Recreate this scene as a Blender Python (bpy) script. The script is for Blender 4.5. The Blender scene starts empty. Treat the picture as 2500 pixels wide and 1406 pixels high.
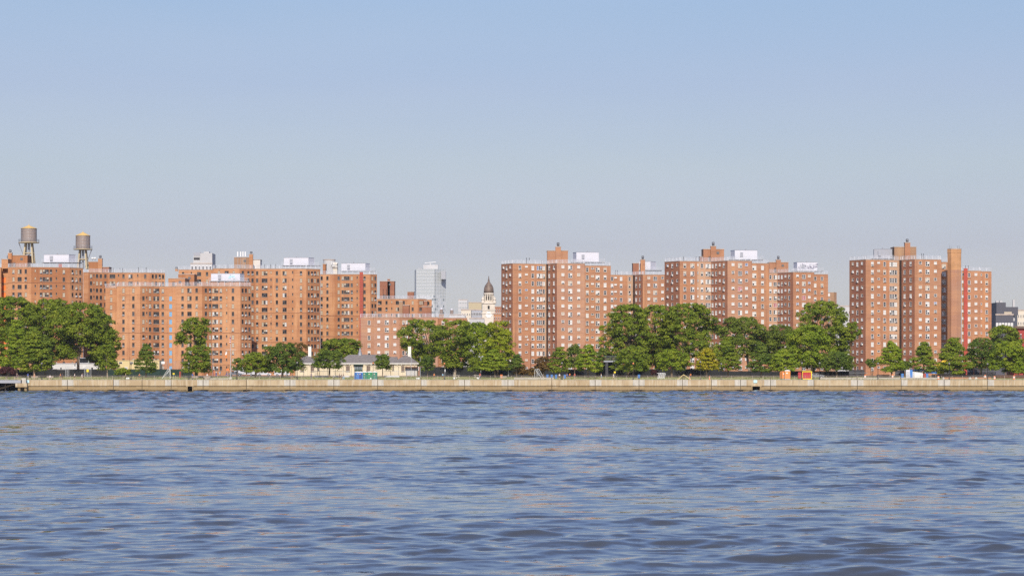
import bpy, math, random
import numpy as np
from mathutils import Vector, Matrix
from math import radians as R, sin, cos, pi

# ------------------------------------------------------------ camera, sky, sun, exposure
F, HX, HY, CH = 6100.0, 1250.0, 910.0, 5.2      # focal length and horizon in photo pixels, eye height in metres
scn = bpy.context.scene
cam_d = bpy.data.cameras.new('camera'); cam = bpy.data.objects.new('camera', cam_d)
scn.collection.objects.link(cam); scn.camera = cam
cam.location = (0, 0, CH); cam.rotation_euler = (R(90), 0, 0)
cam_d.sensor_width = 36; cam_d.lens = 36 * F / 2500.0
cam_d.shift_y = (HY - 703) / 2500.0
cam_d.clip_start = 0.5; cam_d.clip_end = 60000

SUN_AZ, SUN_EL = 1.0, 37.0
world = bpy.data.worlds.new('World'); scn.world = world; world.use_nodes = True
wn = world.node_tree; wn.nodes.clear()
out = wn.nodes.new('ShaderNodeOutputWorld'); bg = wn.nodes.new('ShaderNodeBackground')
sky = wn.nodes.new('ShaderNodeTexSky'); sky.sky_type = 'NISHITA'; sky.sun_disc = False
sky.sun_elevation = R(SUN_EL); sky.sun_rotation = R(180 - SUN_AZ)
sky.altitude = 0; sky.air_density = 1.0; sky.dust_density = 1.0; sky.ozone_density = 2.0
tint = wn.nodes.new('ShaderNodeMixRGB'); tint.blend_type = 'MULTIPLY'; tint.inputs[0].default_value = 1
tco = wn.nodes.new('ShaderNodeTexCoord'); tsep = wn.nodes.new('ShaderNodeSeparateXYZ'); wn.links.new(tco.outputs['Generated'], tsep.inputs[0])
trmp = wn.nodes.new('ShaderNodeValToRGB'); wn.links.new(tsep.outputs[2], trmp.inputs[0]); wn.links.new(trmp.outputs[0], tint.inputs[2])
e = trmp.color_ramp.elements
e[0].position = 0.0; e[0].color = (1.35, 1.25, 1.55, 1); e[1].position = .6; e[1].color = (1.15, 1.30, 1.75, 1)
for p_, c_ in ((.025, (1.02, .96, 1.16, 1)), (.05, (.875, .785, .975, 1)), (.082, (.949, .846, .915, 1)), (.114, (.971, .859, .955, 1)), (.144, (.985, .92, .994, 1)), (.3, (1.32, 1.38, 1.72, 1))):
    q_ = e.new(p_); q_.color = c_
wn.links.new(sky.outputs[0], tint.inputs[1]); cmap = wn.nodes.new('ShaderNodeMapping'); cmap.inputs['Scale'].default_value = (1.6, 1.6, 9.); cmap.inputs['Rotation'].default_value = (0, .12, 0)
wn.links.new(tco.outputs['Generated'], cmap.inputs[0]); cno = wn.nodes.new('ShaderNodeTexNoise'); cno.inputs['Scale'].default_value = 2.2; cno.inputs['Detail'].default_value = 7; cno.inputs['Distortion'].default_value = .5
wn.links.new(cmap.outputs[0], cno.inputs['Vector']); cmr = wn.nodes.new('ShaderNodeMapRange'); wn.links.new(cno.outputs['Fac'], cmr.inputs[0])
for i_, v_ in ((1, .42), (2, .80), (3, 0.), (4, .16)): cmr.inputs[i_].default_value = v_
cmx = wn.nodes.new('ShaderNodeMixRGB'); wn.links.new(cmr.outputs[0], cmx.inputs[0]); wn.links.new(tint.outputs[0], cmx.inputs[1]); cmx.inputs[2].default_value = (6.6, 6.8, 7.4, 1)   # faint high haze streaks
wn.links.new(cmx.outputs[0], bg.inputs[0]); wn.links.new(bg.outputs[0], out.inputs[0])
bg.inputs[1].default_value = 0.082
sun_d = bpy.data.lights.new('sun', 'SUN'); sun_d.energy = 4.2; sun_d.angle = R(0.5); sun_d.color = (1.0, 0.90, 0.77)
sun = bpy.data.objects.new('sun', sun_d); scn.collection.objects.link(sun)
sdir = Vector((sin(R(SUN_AZ)) * cos(R(SUN_EL)), -cos(R(SUN_AZ)) * cos(R(SUN_EL)), sin(R(SUN_EL))))
sun.rotation_euler = sdir.to_track_quat('Z', 'Y').to_euler(); sun.location = (0, -50, 200)
scn.view_settings.view_transform = 'Standard'; scn.view_settings.look = 'None'
scn.view_settings.exposure = 0.3; scn.view_settings.gamma = 1.0
scn.cycles.use_denoising = False
scn.cycles.max_bounces = 6; scn.cycles.diffuse_bounces = 3; scn.cycles.glossy_bounces = 3
scn.cycles.transmission_bounces = 2; scn.cycles.transparent_max_bounces = 4

# ------------------------------------------------------------ helpers
rnd = random.Random(7)
def col_(c): return (c[0], c[1], c[2], 1)
def kx(px): return (px - HX) / F
def WX(px, Y): return kx(px) * Y
def WZ(py, Y): return CH + (HY - py) / F * Y

MATS = {}
def mat(name, color, rough=0.8, metal=0.0, spec=0.3, noise=0.0, nscale=1.0, stretch=(1, 1, 1), color2=None, coord='pos'):
    """procedural principled material; noise mixes color towards color2 (or a darker tone) in world or object space"""
    if name in MATS: return MATS[name]
    m = bpy.data.materials.new(name); m.use_nodes = True; MATS[name] = m
    nt = m.node_tree; b = nt.nodes['Principled BSDF']
    b.inputs['Base Color'].default_value = col_(color); b.inputs['Roughness'].default_value = rough
    b.inputs['Metallic'].default_value = metal; b.inputs['Specular IOR Level'].default_value = spec
    if noise > 0:
        g = nt.nodes.new('ShaderNodeNewGeometry'); mp = nt.nodes.new('ShaderNodeMapping')
        mp.inputs['Scale'].default_value = stretch
        nt.links.new(g.outputs['Position'], mp.inputs[0])
        n = nt.nodes.new('ShaderNodeTexNoise'); n.inputs['Scale'].default_value = nscale; n.inputs['Detail'].default_value = 5
        nt.links.new(mp.outputs[0], n.inputs['Vector'])
        cr = nt.nodes.new('ShaderNodeValToRGB')
        c2 = color2 or tuple(c * (1 - noise) for c in color)
        cr.color_ramp.elements[0].position = .35; cr.color_ramp.elements[1].position = .65
        cr.color_ramp.elements[0].color = col_(c2); cr.color_ramp.elements[1].color = col_(color)
        nt.links.new(n.outputs['Fac'], cr.inputs[0]); nt.links.new(cr.outputs[0], b.inputs['Base Color'])
    return m

def N(nt, t, **kw):
    n = nt.nodes.new(t)
    for k, v in kw.items():
        if k == 'vals':
            for i, x in v.items(): n.inputs[i].default_value = x
        else: setattr(n, k, v)
    return n

def brick_mat(name, base, patch, dark, warm):
    """brickwork seen from afar: soft patches of repointed brick, fine courses, storey-high tonal bands, warm seams"""
    m = bpy.data.materials.new(name); m.use_nodes = True; MATS[name] = m
    nt = m.node_tree; b = nt.nodes['Principled BSDF']; b.inputs['Roughness'].default_value = .9
    b.inputs['Specular IOR Level'].default_value = .15
    L = nt.links.new
    g = N(nt, 'ShaderNodeNewGeometry')
    def noise(scale, st, det=4):
        mp = N(nt, 'ShaderNodeMapping'); mp.inputs['Scale'].default_value = st; L(g.outputs['Position'], mp.inputs[0])
        n = N(nt, 'ShaderNodeTexNoise'); n.inputs['Scale'].default_value = scale; n.inputs['Detail'].default_value = det
        L(mp.outputs[0], n.inputs['Vector']); return n.outputs['Fac']
    def ramp(fac, a, b_, lo=0., hi=1.):
        r = N(nt, 'ShaderNodeMapRange'); r.inputs[1].default_value = a; r.inputs[2].default_value = b_
        r.inputs[3].default_value = lo; r.inputs[4].default_value = hi; L(fac, r.inputs[0]); return r.outputs[0]
    def mix(fac, c1, c2, mode='MIX'):
        x = N(nt, 'ShaderNodeMixRGB', blend_type=mode)
        for i, c in ((0, fac), (1, c1), (2, c2)):
            if isinstance(c, tuple): x.inputs[i].default_value = col_(c)
            elif isinstance(c, float): x.inputs[i].default_value = c
            else: L(c, x.inputs[i])
        return x.outputs[0]
    c = mix(ramp(noise(.10, (1, 1, .6)), .42, .58), base, patch)
    c = mix(ramp(noise(.38, (.10, .10, 1.), 1), .50, .60, 0, .35), c, warm)
    c = mix(ramp(noise(.9, (.25, .25, 3.2)), .5, .75, 0, .7), c, dark)
    c = mix(ramp(noise(.35, (1, 1, .16), 6), .56, .68, 0, .7), c, warm)
    c = mix(ramp(noise(1.3, (1, 1, .045), 3), .56, .72, 0, .55), c, dark)
    c = mix(ramp(noise(7., (1, 1, 3.)), .3, .7, 0, .28), c, dark)
    L(c, b.inputs['Base Color'])
    return m
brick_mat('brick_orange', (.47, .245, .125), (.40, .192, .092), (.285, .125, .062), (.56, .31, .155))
brick_mat('brick_orange_deep', (.375, .172, .080), (.33, .145, .065), (.24, .10, .05), (.46, .235, .11))  # shade of turned side walls put into the brick; plain deep brick on roof blocks
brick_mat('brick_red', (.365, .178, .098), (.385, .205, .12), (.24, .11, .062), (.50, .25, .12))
brick_mat('brick_red_deep', (.29, .130, .075), (.27, .115, .07), (.19, .08, .05), (.38, .185, .10))  # shade of left-facing walls put into the colour; plain deep brick elsewhere
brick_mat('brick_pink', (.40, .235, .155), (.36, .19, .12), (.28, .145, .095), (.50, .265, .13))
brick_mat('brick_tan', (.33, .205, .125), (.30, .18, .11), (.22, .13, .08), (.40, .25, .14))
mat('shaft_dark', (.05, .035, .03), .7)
brick_mat('brick_light', (.47, .31, .20), (.44, .27, .17), (.34, .20, .13), (.54, .34, .21))  # strips turned to the sun: their extra light is put into the brick colour

mat('lintel_orange', (.50, .24, .10), .8); mat('frame_white', (.66, .66, .64), .5); mat('frame_dark', (.13, .09, .07), .6)
mat('sill_dark', (.20, .085, .045), .85); mat('sill_stone', (.45, .36, .28), .8); mat('glass_dark', (.022, .024, .028), .08, spec=.6)
mat('glass_mid', (.07, .07, .075), .15, spec=.6)
mat('curtain_beige', (.42, .36, .27), .8); mat('curtain_white', (.54, .53, .50), .7); mat('curtain_brown', (.16, .11, .08), .8)
mat('curtain_red', (.35, .06, .07), .8); mat('curtain_blue', (.10, .16, .33), .8)
mat('ac_white', (.72, .72, .70), .5); mat('ac_grille', (.12, .12, .12), .7)
mat('panel_blue', (.17, .34, .52), .5); mat('panel_orange', (.85, .20, .04), .5)
mat('roof_tar', (.16, .15, .15), .9, noise=.3, nscale=.3); mat('coping_stone', (.46, .38, .32), .8, noise=.25, nscale=.6)
mat('rail_white', (.60, .61, .64), .5, .2); mat('steel_grey', (.32, .33, .35), .5, .4)
mat('shelter_white', (.56, .56, .60), .45, noise=.06, nscale=1.5, stretch=(8, 8, .2)); mat('shelter_grey', (.30, .31, .34), .5)
mat('concrete_pale', (.62, .58, .53), .85, noise=.12, nscale=.3); mat('black_metal', (.015, .015, .017), .5)  # concrete: pale base with random mottling
mat('paint_red', (.40, .065, .04), .6, noise=.15, nscale=.5); mat('flue_metal', (.10, .10, .11), .5, .5); mat('dark_opening', (.012, .012, .012), .9)  # dark_opening puts the shade inside openings into a black colour

class MB:
    def __init__(s): s.v = []; s.f = []; s.m = []; s.mats = []
    def mi(s, m):
        if m not in s.mats: s.mats.append(m)
        return s.mats.index(m)
    def face(s, pts, m):
        n = len(s.v); s.v += [tuple(p) for p in pts]; s.f.append(tuple(range(n, n + len(pts)))); s.m.append(s.mi(m))
    def box(s, c, size, m, rz=0., M=None):
        hx, hy, hz = size[0] / 2, size[1] / 2, size[2] / 2; n = len(s.v); ca, sa = cos(rz), sin(rz)
        for z in (-hz, hz):
            for x, y in ((-hx, -hy), (hx, -hy), (hx, hy), (-hx, hy)):
                p = Vector((x, y, z))
                if M is not None: p = M @ p; s.v.append((c[0] + p.x, c[1] + p.y, c[2] + p.z))
                else: s.v.append((c[0] + x * ca - y * sa, c[1] + x * sa + y * ca, c[2] + z))
        k = s.mi(m)
        for f in ((3, 2, 1, 0), (4, 5, 6, 7), (0, 1, 5, 4), (1, 2, 6, 5), (2, 3, 7, 6), (3, 0, 4, 7)):
            s.f.append(tuple(n + i for i in f)); s.m.append(k)
    def tube(s, p0, p1, r0, r1, m, n=8, cap=True):
        p0 = Vector(p0); p1 = Vector(p1); d = (p1 - p0)
        if d.length < 1e-6: return
        q = d.to_track_quat('Z', 'Y'); a = len(s.v); k = s.mi(m)
        for p, r in ((p0, r0), (p1, r1)):
            for i in range(n):
                t = 2 * pi * i / n; w = p + q @ Vector((r * cos(t), r * sin(t), 0)); s.v.append(tuple(w))
        for i in range(n):
            j = (i + 1) % n; s.f.append((a + i, a + j, a + n + j, a + n + i)); s.m.append(k)
        if cap:
            s.f.append(tuple(a + i for i in reversed(range(n)))); s.m.append(k)
            s.f.append(tuple(a + n + i for i in range(n))); s.m.append(k)
    def bar(s, p0, p1, w, m): s.tube(p0, p1, w / 2, w / 2, m, 4)
    def lathe(s, c, prof, m, n=16, rot=0.):
        a = len(s.v); k = s.mi(m)
        for r, z in prof:
            for i in range(n):
                t = rot + 2 * pi * i / n; s.v.append((c[0] + r * cos(t), c[1] + r * sin(t), c[2] + z))
        for q in range(len(prof) - 1):
            for i in range(n):
                j = (i + 1) % n; s.f.append((a + q * n + i, a + q * n + j, a + (q + 1) * n + j, a + (q + 1) * n + i)); s.m.append(k)
        s.f.append(tuple(a + i for i in reversed(range(n)))); s.m.append(k)
        s.f.append(tuple(a + (len(prof) - 1) * n + i for i in range(n))); s.m.append(k)
    def add(s, o, loc, rz):
        n = len(s.v); ca, sa = cos(rz), sin(rz)
        for x, y, z in o.v: s.v.append((loc[0] + x * ca - y * sa, loc[1] + x * sa + y * ca, loc[2] + z))
        mp = [s.mi(m) for m in o.mats]
        for f, m in zip(o.f, o.m): s.f.append(tuple(n + i for i in f)); s.m.append(mp[m])
    def mesh(s, name, off=(0, 0, 0)):
        me = bpy.data.meshes.new(name)
        me.from_pydata([(x - off[0], y - off[1], z - off[2]) for x, y, z in s.v], [], s.f)
        for m in s.mats: me.materials.append(MATS[m])
        me.polygons.foreach_set('material_index', s.m); me.update(); return me
    def build(s, name, parent=None, loc=(0, 0, 0)):
        """vertices are in world space: loc becomes the object's place (or the parent's root place is taken off)"""
        if parent is not None:
            r = parent
            while r.parent: r = r.parent
            off = tuple(r.location); o = bpy.data.objects.new(name, s.mesh(name, off)); o.parent = parent
        else:
            o = bpy.data.objects.new(name, s.mesh(name, loc)); o.location = loc
        scn.collection.objects.link(o); return o

def tag(o, label=None, cat=None, group=None, kind=None):
    if label: o['label'] = label
    if cat: o['category'] = cat
    if group: o['group'] = group
    if kind: o['kind'] = kind
    return o
def thing(name, loc, label, cat, group=None):
    o = bpy.data.objects.new(name, None); o.empty_display_size = .5; scn.collection.objects.link(o)
    o.location = loc; return tag(o, label, cat, group)
def smooth(o):
    o.data.polygons.foreach_set('use_smooth', [True] * len(o.data.polygons)); return o
def dup(o, parent=None):
    c = o.copy(); scn.collection.objects.link(c); c.parent = parent
    for ch in list(o.children): dup(ch, c)
    return c

def gz(Y):                                        # ground height
    if Y < 707: return 3.25
    if Y < 775: return 3.25 + (Y - 707) / 68. * .95
    return 4.2

# ------------------------------------------------------------ water
def make_water():
    ys = np.concatenate([[-300, -100, 0, 30], np.geomspace(50, 703, 1500)])
    ks = np.concatenate([[-2.2, -.9, -.45], np.linspace(-.27, .27, 780), [.45, .9, 2.2]])
    Yg, Kg = np.meshgrid(ys, ks, indexing='ij')
    X = Kg * (np.maximum(Yg, 0) + 120)
    Yv = Yg.copy(); Z = np.zeros_like(X); DX = np.zeros_like(X); DY = np.zeros_like(X)
    rs = np.random.RandomState(11)
    fade = np.clip((ys - 30) / 20, 0, 1)[:, None] * np.clip((.31 - np.abs(Kg)) / .04, 0, 1)
    # patches of calmer and rougher water
    patch = np.zeros_like(X)
    for i in range(9):
        a = rs.uniform(0, 2 * pi); l = rs.uniform(28, 110); patch += np.sin(2 * pi * (X * cos(a) * .35 + Yv * sin(a)) / l + rs.uniform(0, 6.3))
    patch = 1 + .52 * np.clip(patch / 2.2, -.6, 2.0)
    dy = np.gradient(ys)[:, None]
    for i in range(135):
        lam = np.exp(rs.uniform(np.log(.45), np.log(6.5))) if i > 5 else rs.uniform(7, 13)
        th = rs.normal(pi / 2 + .12, .42)
        k = 2 * pi / lam
        amp = .0054 * lam ** .95 if lam < 3.6 else .0054 * 3.6 ** .95 * (3.6 / lam) ** .75
        amp *= rs.uniform(.5, 1.35)
        ky = abs(k * sin(th)) * dy
        w = amp * np.clip(1.9 - ky / 1.5, 0, 1)
        ph = k * (X * cos(th) + Yv * sin(th)) + rs.uniform(0, 6.3)
        # slow modulation makes wave groups with short crests
        a2 = rs.uniform(0, 2 * pi); l2 = lam * rs.uniform(3, 7)
        w = w * (.62 + .38 * np.sin(2 * pi * (X * cos(a2) + Yv * sin(a2)) / l2 + rs.uniform(0, 6.3)))
        Z += w * np.cos(ph); s_ = w * np.sin(ph) * .75
        DX -= s_ * cos(th); DY -= s_ * sin(th)
    f = fade * patch * (.57 + 2.3 * np.clip((ys - 260) / 330, 0, 1))[:, None]
    V = np.stack([X + DX * f, Yv + DY * f, Z * f - .0], -1).reshape(-1, 3)
    nr, nc = X.shape
    i = np.arange(nr - 1)[:, None] * nc + np.arange(nc - 1)[None, :]
    q = np.stack([i, i + 1, i + nc + 1, i + nc], -1).reshape(-1, 4)
    me = bpy.data.meshes.new('river_water'); me.vertices.add(len(V)); me.vertices.foreach_set('co', V.ravel())
    me.loops.add(q.size); me.loops.foreach_set('vertex_index', q.ravel().astype(np.int32))
    me.polygons.add(len(q)); me.polygons.foreach_set('loop_start', np.arange(0, q.size, 4, dtype=np.int32))
    me.polygons.foreach_set('use_smooth', np.ones(len(q), bool)); me.update(); me.validate()
    m = bpy.data.materials.new('water'); m.use_nodes = True; nt = m.node_tree; L = nt.links.new
    b = nt.nodes['Principled BSDF']
    b.inputs['Base Color'].default_value = (.052, .056, .060, 1); b.inputs['Roughness'].default_value = .05
    b.inputs['IOR'].default_value = 1.333
    g = N(nt, 'ShaderNodeNewGeometry')
    acc = g.outputs['Normal']
    for sc, st, det, w in ((.9, (.55, 1.5, 1), 5, (.11, .20, 0)), (5.5, (.7, 1.3, 1), 4, (.10, .13, 0))):
        mp = N(nt, 'ShaderNodeMapping'); mp.inputs['Scale'].default_value = st; L(g.outputs['Position'], mp.inputs[0])
        n = N(nt, 'ShaderNodeTexNoise'); n.inputs['Scale'].default_value = sc; n.inputs['Detail'].default_value = det
        n.inputs['Distortion'].default_value = .5; L(mp.outputs[0], n.inputs['Vector'])
        sb = N(nt, 'ShaderNodeVectorMath', operation='SUBTRACT'); sb.inputs[1].default_value = (.5, .5, .5); L(n.outputs['Color'], sb.inputs[0])
        ml = N(nt, 'ShaderNodeVectorMath', operation='MULTIPLY'); ml.inputs[1].default_value = w; L(sb.outputs[0], ml.inputs[0])
        ad = N(nt, 'ShaderNodeVectorMath', operation='ADD'); L(acc, ad.inputs[0]); L(ml.outputs[0], ad.inputs[1]); acc = ad.outputs[0]
    nm = N(nt, 'ShaderNodeVectorMath', operation='NORMALIZE'); L(acc, nm.inputs[0]); L(nm.outputs[0], b.inputs['Normal'])
    me.materials.append(m)
    o = bpy.data.objects.new('river_water', me); scn.collection.objects.link(o); tag(o, kind='structure')
make_water()

# ------------------------------------------------------------ ground
mat('asphalt', (.10, .10, .10), .9, noise=.2, nscale=.3); mat('paving', (.40, .36, .31), .9, noise=.15, nscale=.8)
mat('dirt', (.20, .16, .12), .95, noise=.3, nscale=.2)
mat('lawn_grass', (.27, .29, .08), .95, noise=.3, nscale=.35, stretch=(.6, 2, 1), color2=(.36, .32, .15))
def sheet(name, m, rows, x0=-1400, x1=1400, dz=0.):
    b = MB()
    for (ya, za), (yb, zb) in zip(rows[:-1], rows[1:]):
        b.face([(x0, ya, za + dz), (x1, ya, za + dz), (x1, yb, zb + dz), (x0, yb, zb + dz)], m)
    return tag(b.build(name), kind='structure')
sheet('ground', 'dirt', [(702.2, 3.25), (707, 3.25), (775, 4.2), (6000, 4.2)], -3000, 3000)
sheet('promenade_paving', 'paving', [(701.9, 3.25), (707, 3.25)], -400, 400, .01)
sheet('lawn', 'lawn_grass', [(707, gz(707)), (762, gz(762))], -400, 400, .02)
sheet('road', 'asphalt', [(776, 4.2), (800, 4.2)], -600, 600, .01)
# ------------------------------------------------------------ window library
WT = {  # width, height, kind of sash layout
    'S': (.85, 1.42, 1), 'D': (1.5, 1.45, 2), 'E': (2.1, 1.45, 3), 'n': (.45, .8, 0),
    'w': (.98, 1.5, 1), 'W': (1.4, 1.55, 2), 't': (2.0, 1.5, 3), 's': (1.0, .62, 0), 'q': (1.0, .98, 1),
    'B': (.95, 1.6, 9), 'O': (1.6, 1.8, 8)}
LIB = {}
def window_bits(typ, style, var):
    key = (typ, style, var)
    if key in LIB: return LIB[key]
    w, h, kind = WT[typ]; r = random.Random(hash((typ, style)) % 1000 + var * 17 if False else sum(map(ord, typ + style)) * 31 + var)
    fm = 'frame_white' if style == 'white' else 'frame_dark'
    t = .085 if style == 'white' else .045
    fr = MB()
    if kind in (8, 9):
        fr.box((0, .06, 0), (w, .06, h), 'panel_blue' if kind == 9 else 'panel_orange')
        fr.box((0, .03, h / 2 - .04), (w, .04, .06), 'frame_dark'); LIB[key] = (fr, None, None); return LIB[key]
    cx = {0: 1, 1: 1, 2: 2, 3: 3}[kind]; cz = 1 if kind == 0 else 2
    for sx in (-1, 1): fr.box((sx * (w / 2 - t / 2), .07, 0), (t, .10, h), fm)
    for sz in (-1, 1): fr.box((0, .07, sz * (h / 2 - t / 2)), (w - 2 * t, .10, t), fm)
    cw = (w - 2 * t) / cx; chh = (h - 2 * t) / cz
    for i in range(1, cx): fr.box((-w / 2 + t + i * cw, .07, 0), (t * 1.25, .09, h - 2 * t), fm)
    if cz == 2: fr.box((0, .075, 0), (w - 2 * t, .08, t * .8), fm)
    fr.box((0, -.04, -h / 2 - .05), (w + .16, .22, .09), 'sill_stone')
    if style == 'white': fr.box((0, -.01, h / 2 + .10), (w + .35, .04, .13), 'lintel_orange')
    pn = MB()
    for i in range(cx):
        cover = r.choice(['none', 'none', 'full', 'top', 'none'] if style == 'dark' else ['none', 'full', 'top', 'full', 'none'])
        cm = r.choice(['curtain_beige', 'curtain_beige', 'curtain_white', 'curtain_brown', 'curtain_beige'] if style == 'dark'
                      else ['curtain_white', 'curtain_white', 'curtain_white', 'curtain_beige', 'glass_mid'])
        if var == 9: cm = r.choice(['curtain_red', 'curtain_blue'])
        for j in range(cz):
            x0 = -w / 2 + t + i * cw; z0 = -h / 2 + t + j * chh
            top = j == cz - 1
            mm = cm if (cover == 'full' or (cover == 'top' and top)) else r.choice(['glass_dark', 'glass_dark', 'glass_mid'])
            pn.face([(x0, .11, z0), (x0 + cw, .11, z0), (x0 + cw, .11, z0 + chh), (x0, .11, z0 + chh)], mm)
    ac = MB()
    s = r.choice([-1, 1]) if kind > 1 else 0
    ax = s * w * .22; aw = min(.62, w * .8)
    ac.box((ax, -.12, -h / 2 + .26), (aw, .50, .40), 'ac_white')
    ac.box((ax, -.385, -h / 2 + .26), (aw * .8, .03, .27), 'ac_grille')
    LIB[key] = (fr, pn, ac); return LIB[key]
MESHLIB = {}
def wmesh(key, which):
    k = (key, which)
    if k not in MESHLIB: MESHLIB[k] = LIB[key][which].mesh(['window', 'pane', 'air_conditioner'][which])
    return MESHLIB[k]

ROOTS = {}
CS = 420 / 1342.
def crop(x0): return lambda cx: x0 + cx * CS
def cyp(cy): return 530 + cy * CS

def building(key, name, label, cat, x0, start, Y0, roof, row1, faces, style='dark', D=34, wall='brick_orange', group='brick housing towers',
             storey=2.65, acp=.3, limit=100, items=(), z0=4.2, rail=True, skip_rows=(), bands=()):
    X = lambda c: x0 + c * CS
    rr = random.Random(sum(map(ord, key)) + 5)
    k0 = kx(X(start)); cur = Vector((k0 * Y0, Y0))
    zr = WZ(cyp(roof), Y0); z1 = WZ(cyp(row1), Y0)
    root = thing(name, (cur.x + 10, Y0 + 12, z0), label, cat, group)
    wb = MB(); pts = [cur.copy()]; wins = []
    nrow = int((z1 - z0 - 1.6) / storey) + 1
    segs = []
    for f in faces:
        if f[0] == 's':
            kk = cur.x / cur.y; ny = cur.y + f[1]; nxt = Vector((kk * ny, ny)); segs.append((cur.copy(), nxt.copy(), [], wall)); cur = nxt; pts.append(cur.copy()); continue
        a = R(f[2]); d = Vector((cos(a), sin(a))); k = kx(X(f[1]))
        t = (k * cur.y - cur.x) / (d.x - k * d.y); nxt = cur + d * t
        ws = []
        for w in f[3]:
            kw = kx(X(w[0])); tw = (kw * cur.y - cur.x) / (d.x - kw * d.y); ws.append((tw, w[1], w[2] if len(w) > 2 else 0))
        segs.append((cur.copy(), nxt.copy(), ws, f[4] if len(f) > 4 else wall)); cur = nxt; pts.append(cur.copy())
    for p, q, ws, wm in segs:
        d = (q - p); Ln = d.length; d.normalize(); nrm = Vector((d.y, -d.x)); ang = math.atan2(d.y, d.x)
        P3 = lambda t, z, dep=0.: (p.x + d.x * t - nrm.x * dep, p.y + d.y * t - nrm.y * dep, z)
        ws = sorted(ws); xs = 0.
        for t, ty, fr in ws:
            w, h, kind = WT[ty]; t = max(min(t, Ln - .03 - w / 2), xs + .03 + w / 2); a = t - w / 2; b = t + w / 2
            if b > Ln: continue
            wb.face([P3(xs, z0), P3(a, z0), P3(a, zr), P3(xs, zr)], wm); xs = b
            ztop = zr
            for r_ in range(nrow):
                if r_ < fr or (r_ in skip_rows): continue
                tt = ty
                zc = z1 - r_ * storey + (1.5 - h) / 2
                if ty in 'BO': zc = z1 - r_ * storey
                zt, zb = zc + h / 2, zc - h / 2
                wb.face([P3(a, zt), P3(b, zt), P3(b, ztop), P3(a, ztop)], wm)
                for (A, B_, C_, D_) in (((a, zb), (a, zt), 0, 0), ((b, zt), (b, zb), 0, 0), ((a, zt), (b, zt), 0, 0), ((b, zb), (a, zb), 0, 0)):
                    wb.face([P3(A[0], A[1]), P3(A[0], A[1], .16), P3(B_[0], B_[1], .16), P3(B_[0], B_[1])], wm)
                ztop = zb
                wins.append((r_, t, P3(t, zc), ang, tt))
            wb.face([P3(a, z0), P3(b, z0), P3(b, ztop), P3(a, ztop)], wm)
        wb.face([P3(xs, z0), P3(Ln, z0), P3(Ln, zr), P3(xs, zr)], wm)
    # sides and back
    yb = max(p.y for p in pts) + D; e = pts[-1]; s = pts[0]
    be = (e.x / e.y * yb - 3, yb); bs = (s.x / s.y * yb + 3, yb)
    for A, B_ in ((tuple(e), be), (be, bs), (bs, tuple(s))):
        wb.face([(A[0], A[1], z0), (B_[0], B_[1], z0), (B_[0], B_[1], zr), (A[0], A[1], zr)], wall)
    wb.build('wall', root)
    rf = MB(); ring = [tuple(p) for p in pts] + [be, bs]
    rf.face([(x, y, zr - .25) for x, y in ring], 'roof_tar'); roof_o = rf.build('roof', root)
    cp = MB()
    for i in range(len(pts) - 1):
        p, q = pts[i], pts[i + 1]; d = q - p
        if d.length < .3: continue
        Ln = d.length; d.normalize(); n = Vector((d.y, -d.x)); c = (p + q) / 2 + n * -.12
        cp.box((c.x, c.y, zr + .09), (Ln + .1, .42, .18), 'coping_stone', math.atan2(d.y, d.x))
    cp.build('coping', root)
    if rail:
        rb = MB(); tall = 1.15
        for i in range(len(pts) - 1):
            p, q = pts[i], pts[i + 1]; d = q - p
            if d.length < .6: continue
            Ln = d.length; d.normalize(); n = Vector((d.y, -d.x)); p2 = p - n * .35; q2 = q - n * .35
            for zz, ww in ((.5, .08), (tall * .72, .08), (tall + .15, .12)):
                rb.bar((p2.x, p2.y, zr + zz), (q2.x, q2.y, zr + zz), ww, 'rail_white')
            npk = int(Ln / .42)
            for j in range(npk + 1):
                t = Ln * j / max(npk, 1); big = j % 5 == 0
                c = p2 + d * t; w_ = .11 if big else .042
                rb.box((c.x, c.y, zr + .15 + tall / 2), (w_, w_, tall), 'rail_white')
        rb.build('roof_railing', root)
    for rr_ in bands:
        sc = MB(); zz = z1 - rr_ * storey + 1.45
        for i in range(len(pts) - 1):
            p, q = pts[i], pts[i + 1]; d = q - p
            if d.length < .6: continue
            Ln = d.length; d.normalize(); n = Vector((d.y, -d.x)); c = (p + q) / 2 + n * .02
            sc.box((c.x, c.y, zz), (Ln, .08, .13), 'sill_dark', math.atan2(d.y, d.x))
        sc.build('string_course', root)
    # windows: the topmost rows as objects, the rest as one mesh
    wins.sort(key=lambda w: (w[0], w[2][0])); rest = MB()
    off = root.location
    for i, (r_, t, P, ang, ty) in enumerate(wins):
        var = rr.randrange(8) if rr.random() > .05 else 9
        if ty in 'BO': var = 0
        st = style; bits = window_bits(ty, st, var); key_ = (ty, st, var)
        has_ac = bits[2] is not None and ty not in 'ns' and rr.random() < acp
        if i < limit:
            o = bpy.data.objects.new('window' if ty not in 'BO' else 'infill_panel', wmesh(key_, 0)); scn.collection.objects.link(o); o.parent = root
            o.location = (P[0] - off[0], P[1] - off[1], P[2] - off[2]); o.rotation_euler = (0, 0, ang)
            if bits[1]:
                c = bpy.data.objects.new('pane', wmesh(key_, 1)); scn.collection.objects.link(c); c.parent = o
            if has_ac:
                c = bpy.data.objects.new('air_conditioner', wmesh(key_, 2)); scn.collection.objects.link(c); c.parent = o
        else:
            rest.add(bits[0], P, ang)
            if bits[1]: rest.add(bits[1], P, ang)
            if has_ac: rest.add(bits[2], P, ang)
    if rest.v: tag(rest.build('window', root), kind='stuff')
    ROOTS[key] = (root, zr, pts, X)
    for it in items: roof_item(key, *it)
    return root

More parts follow.
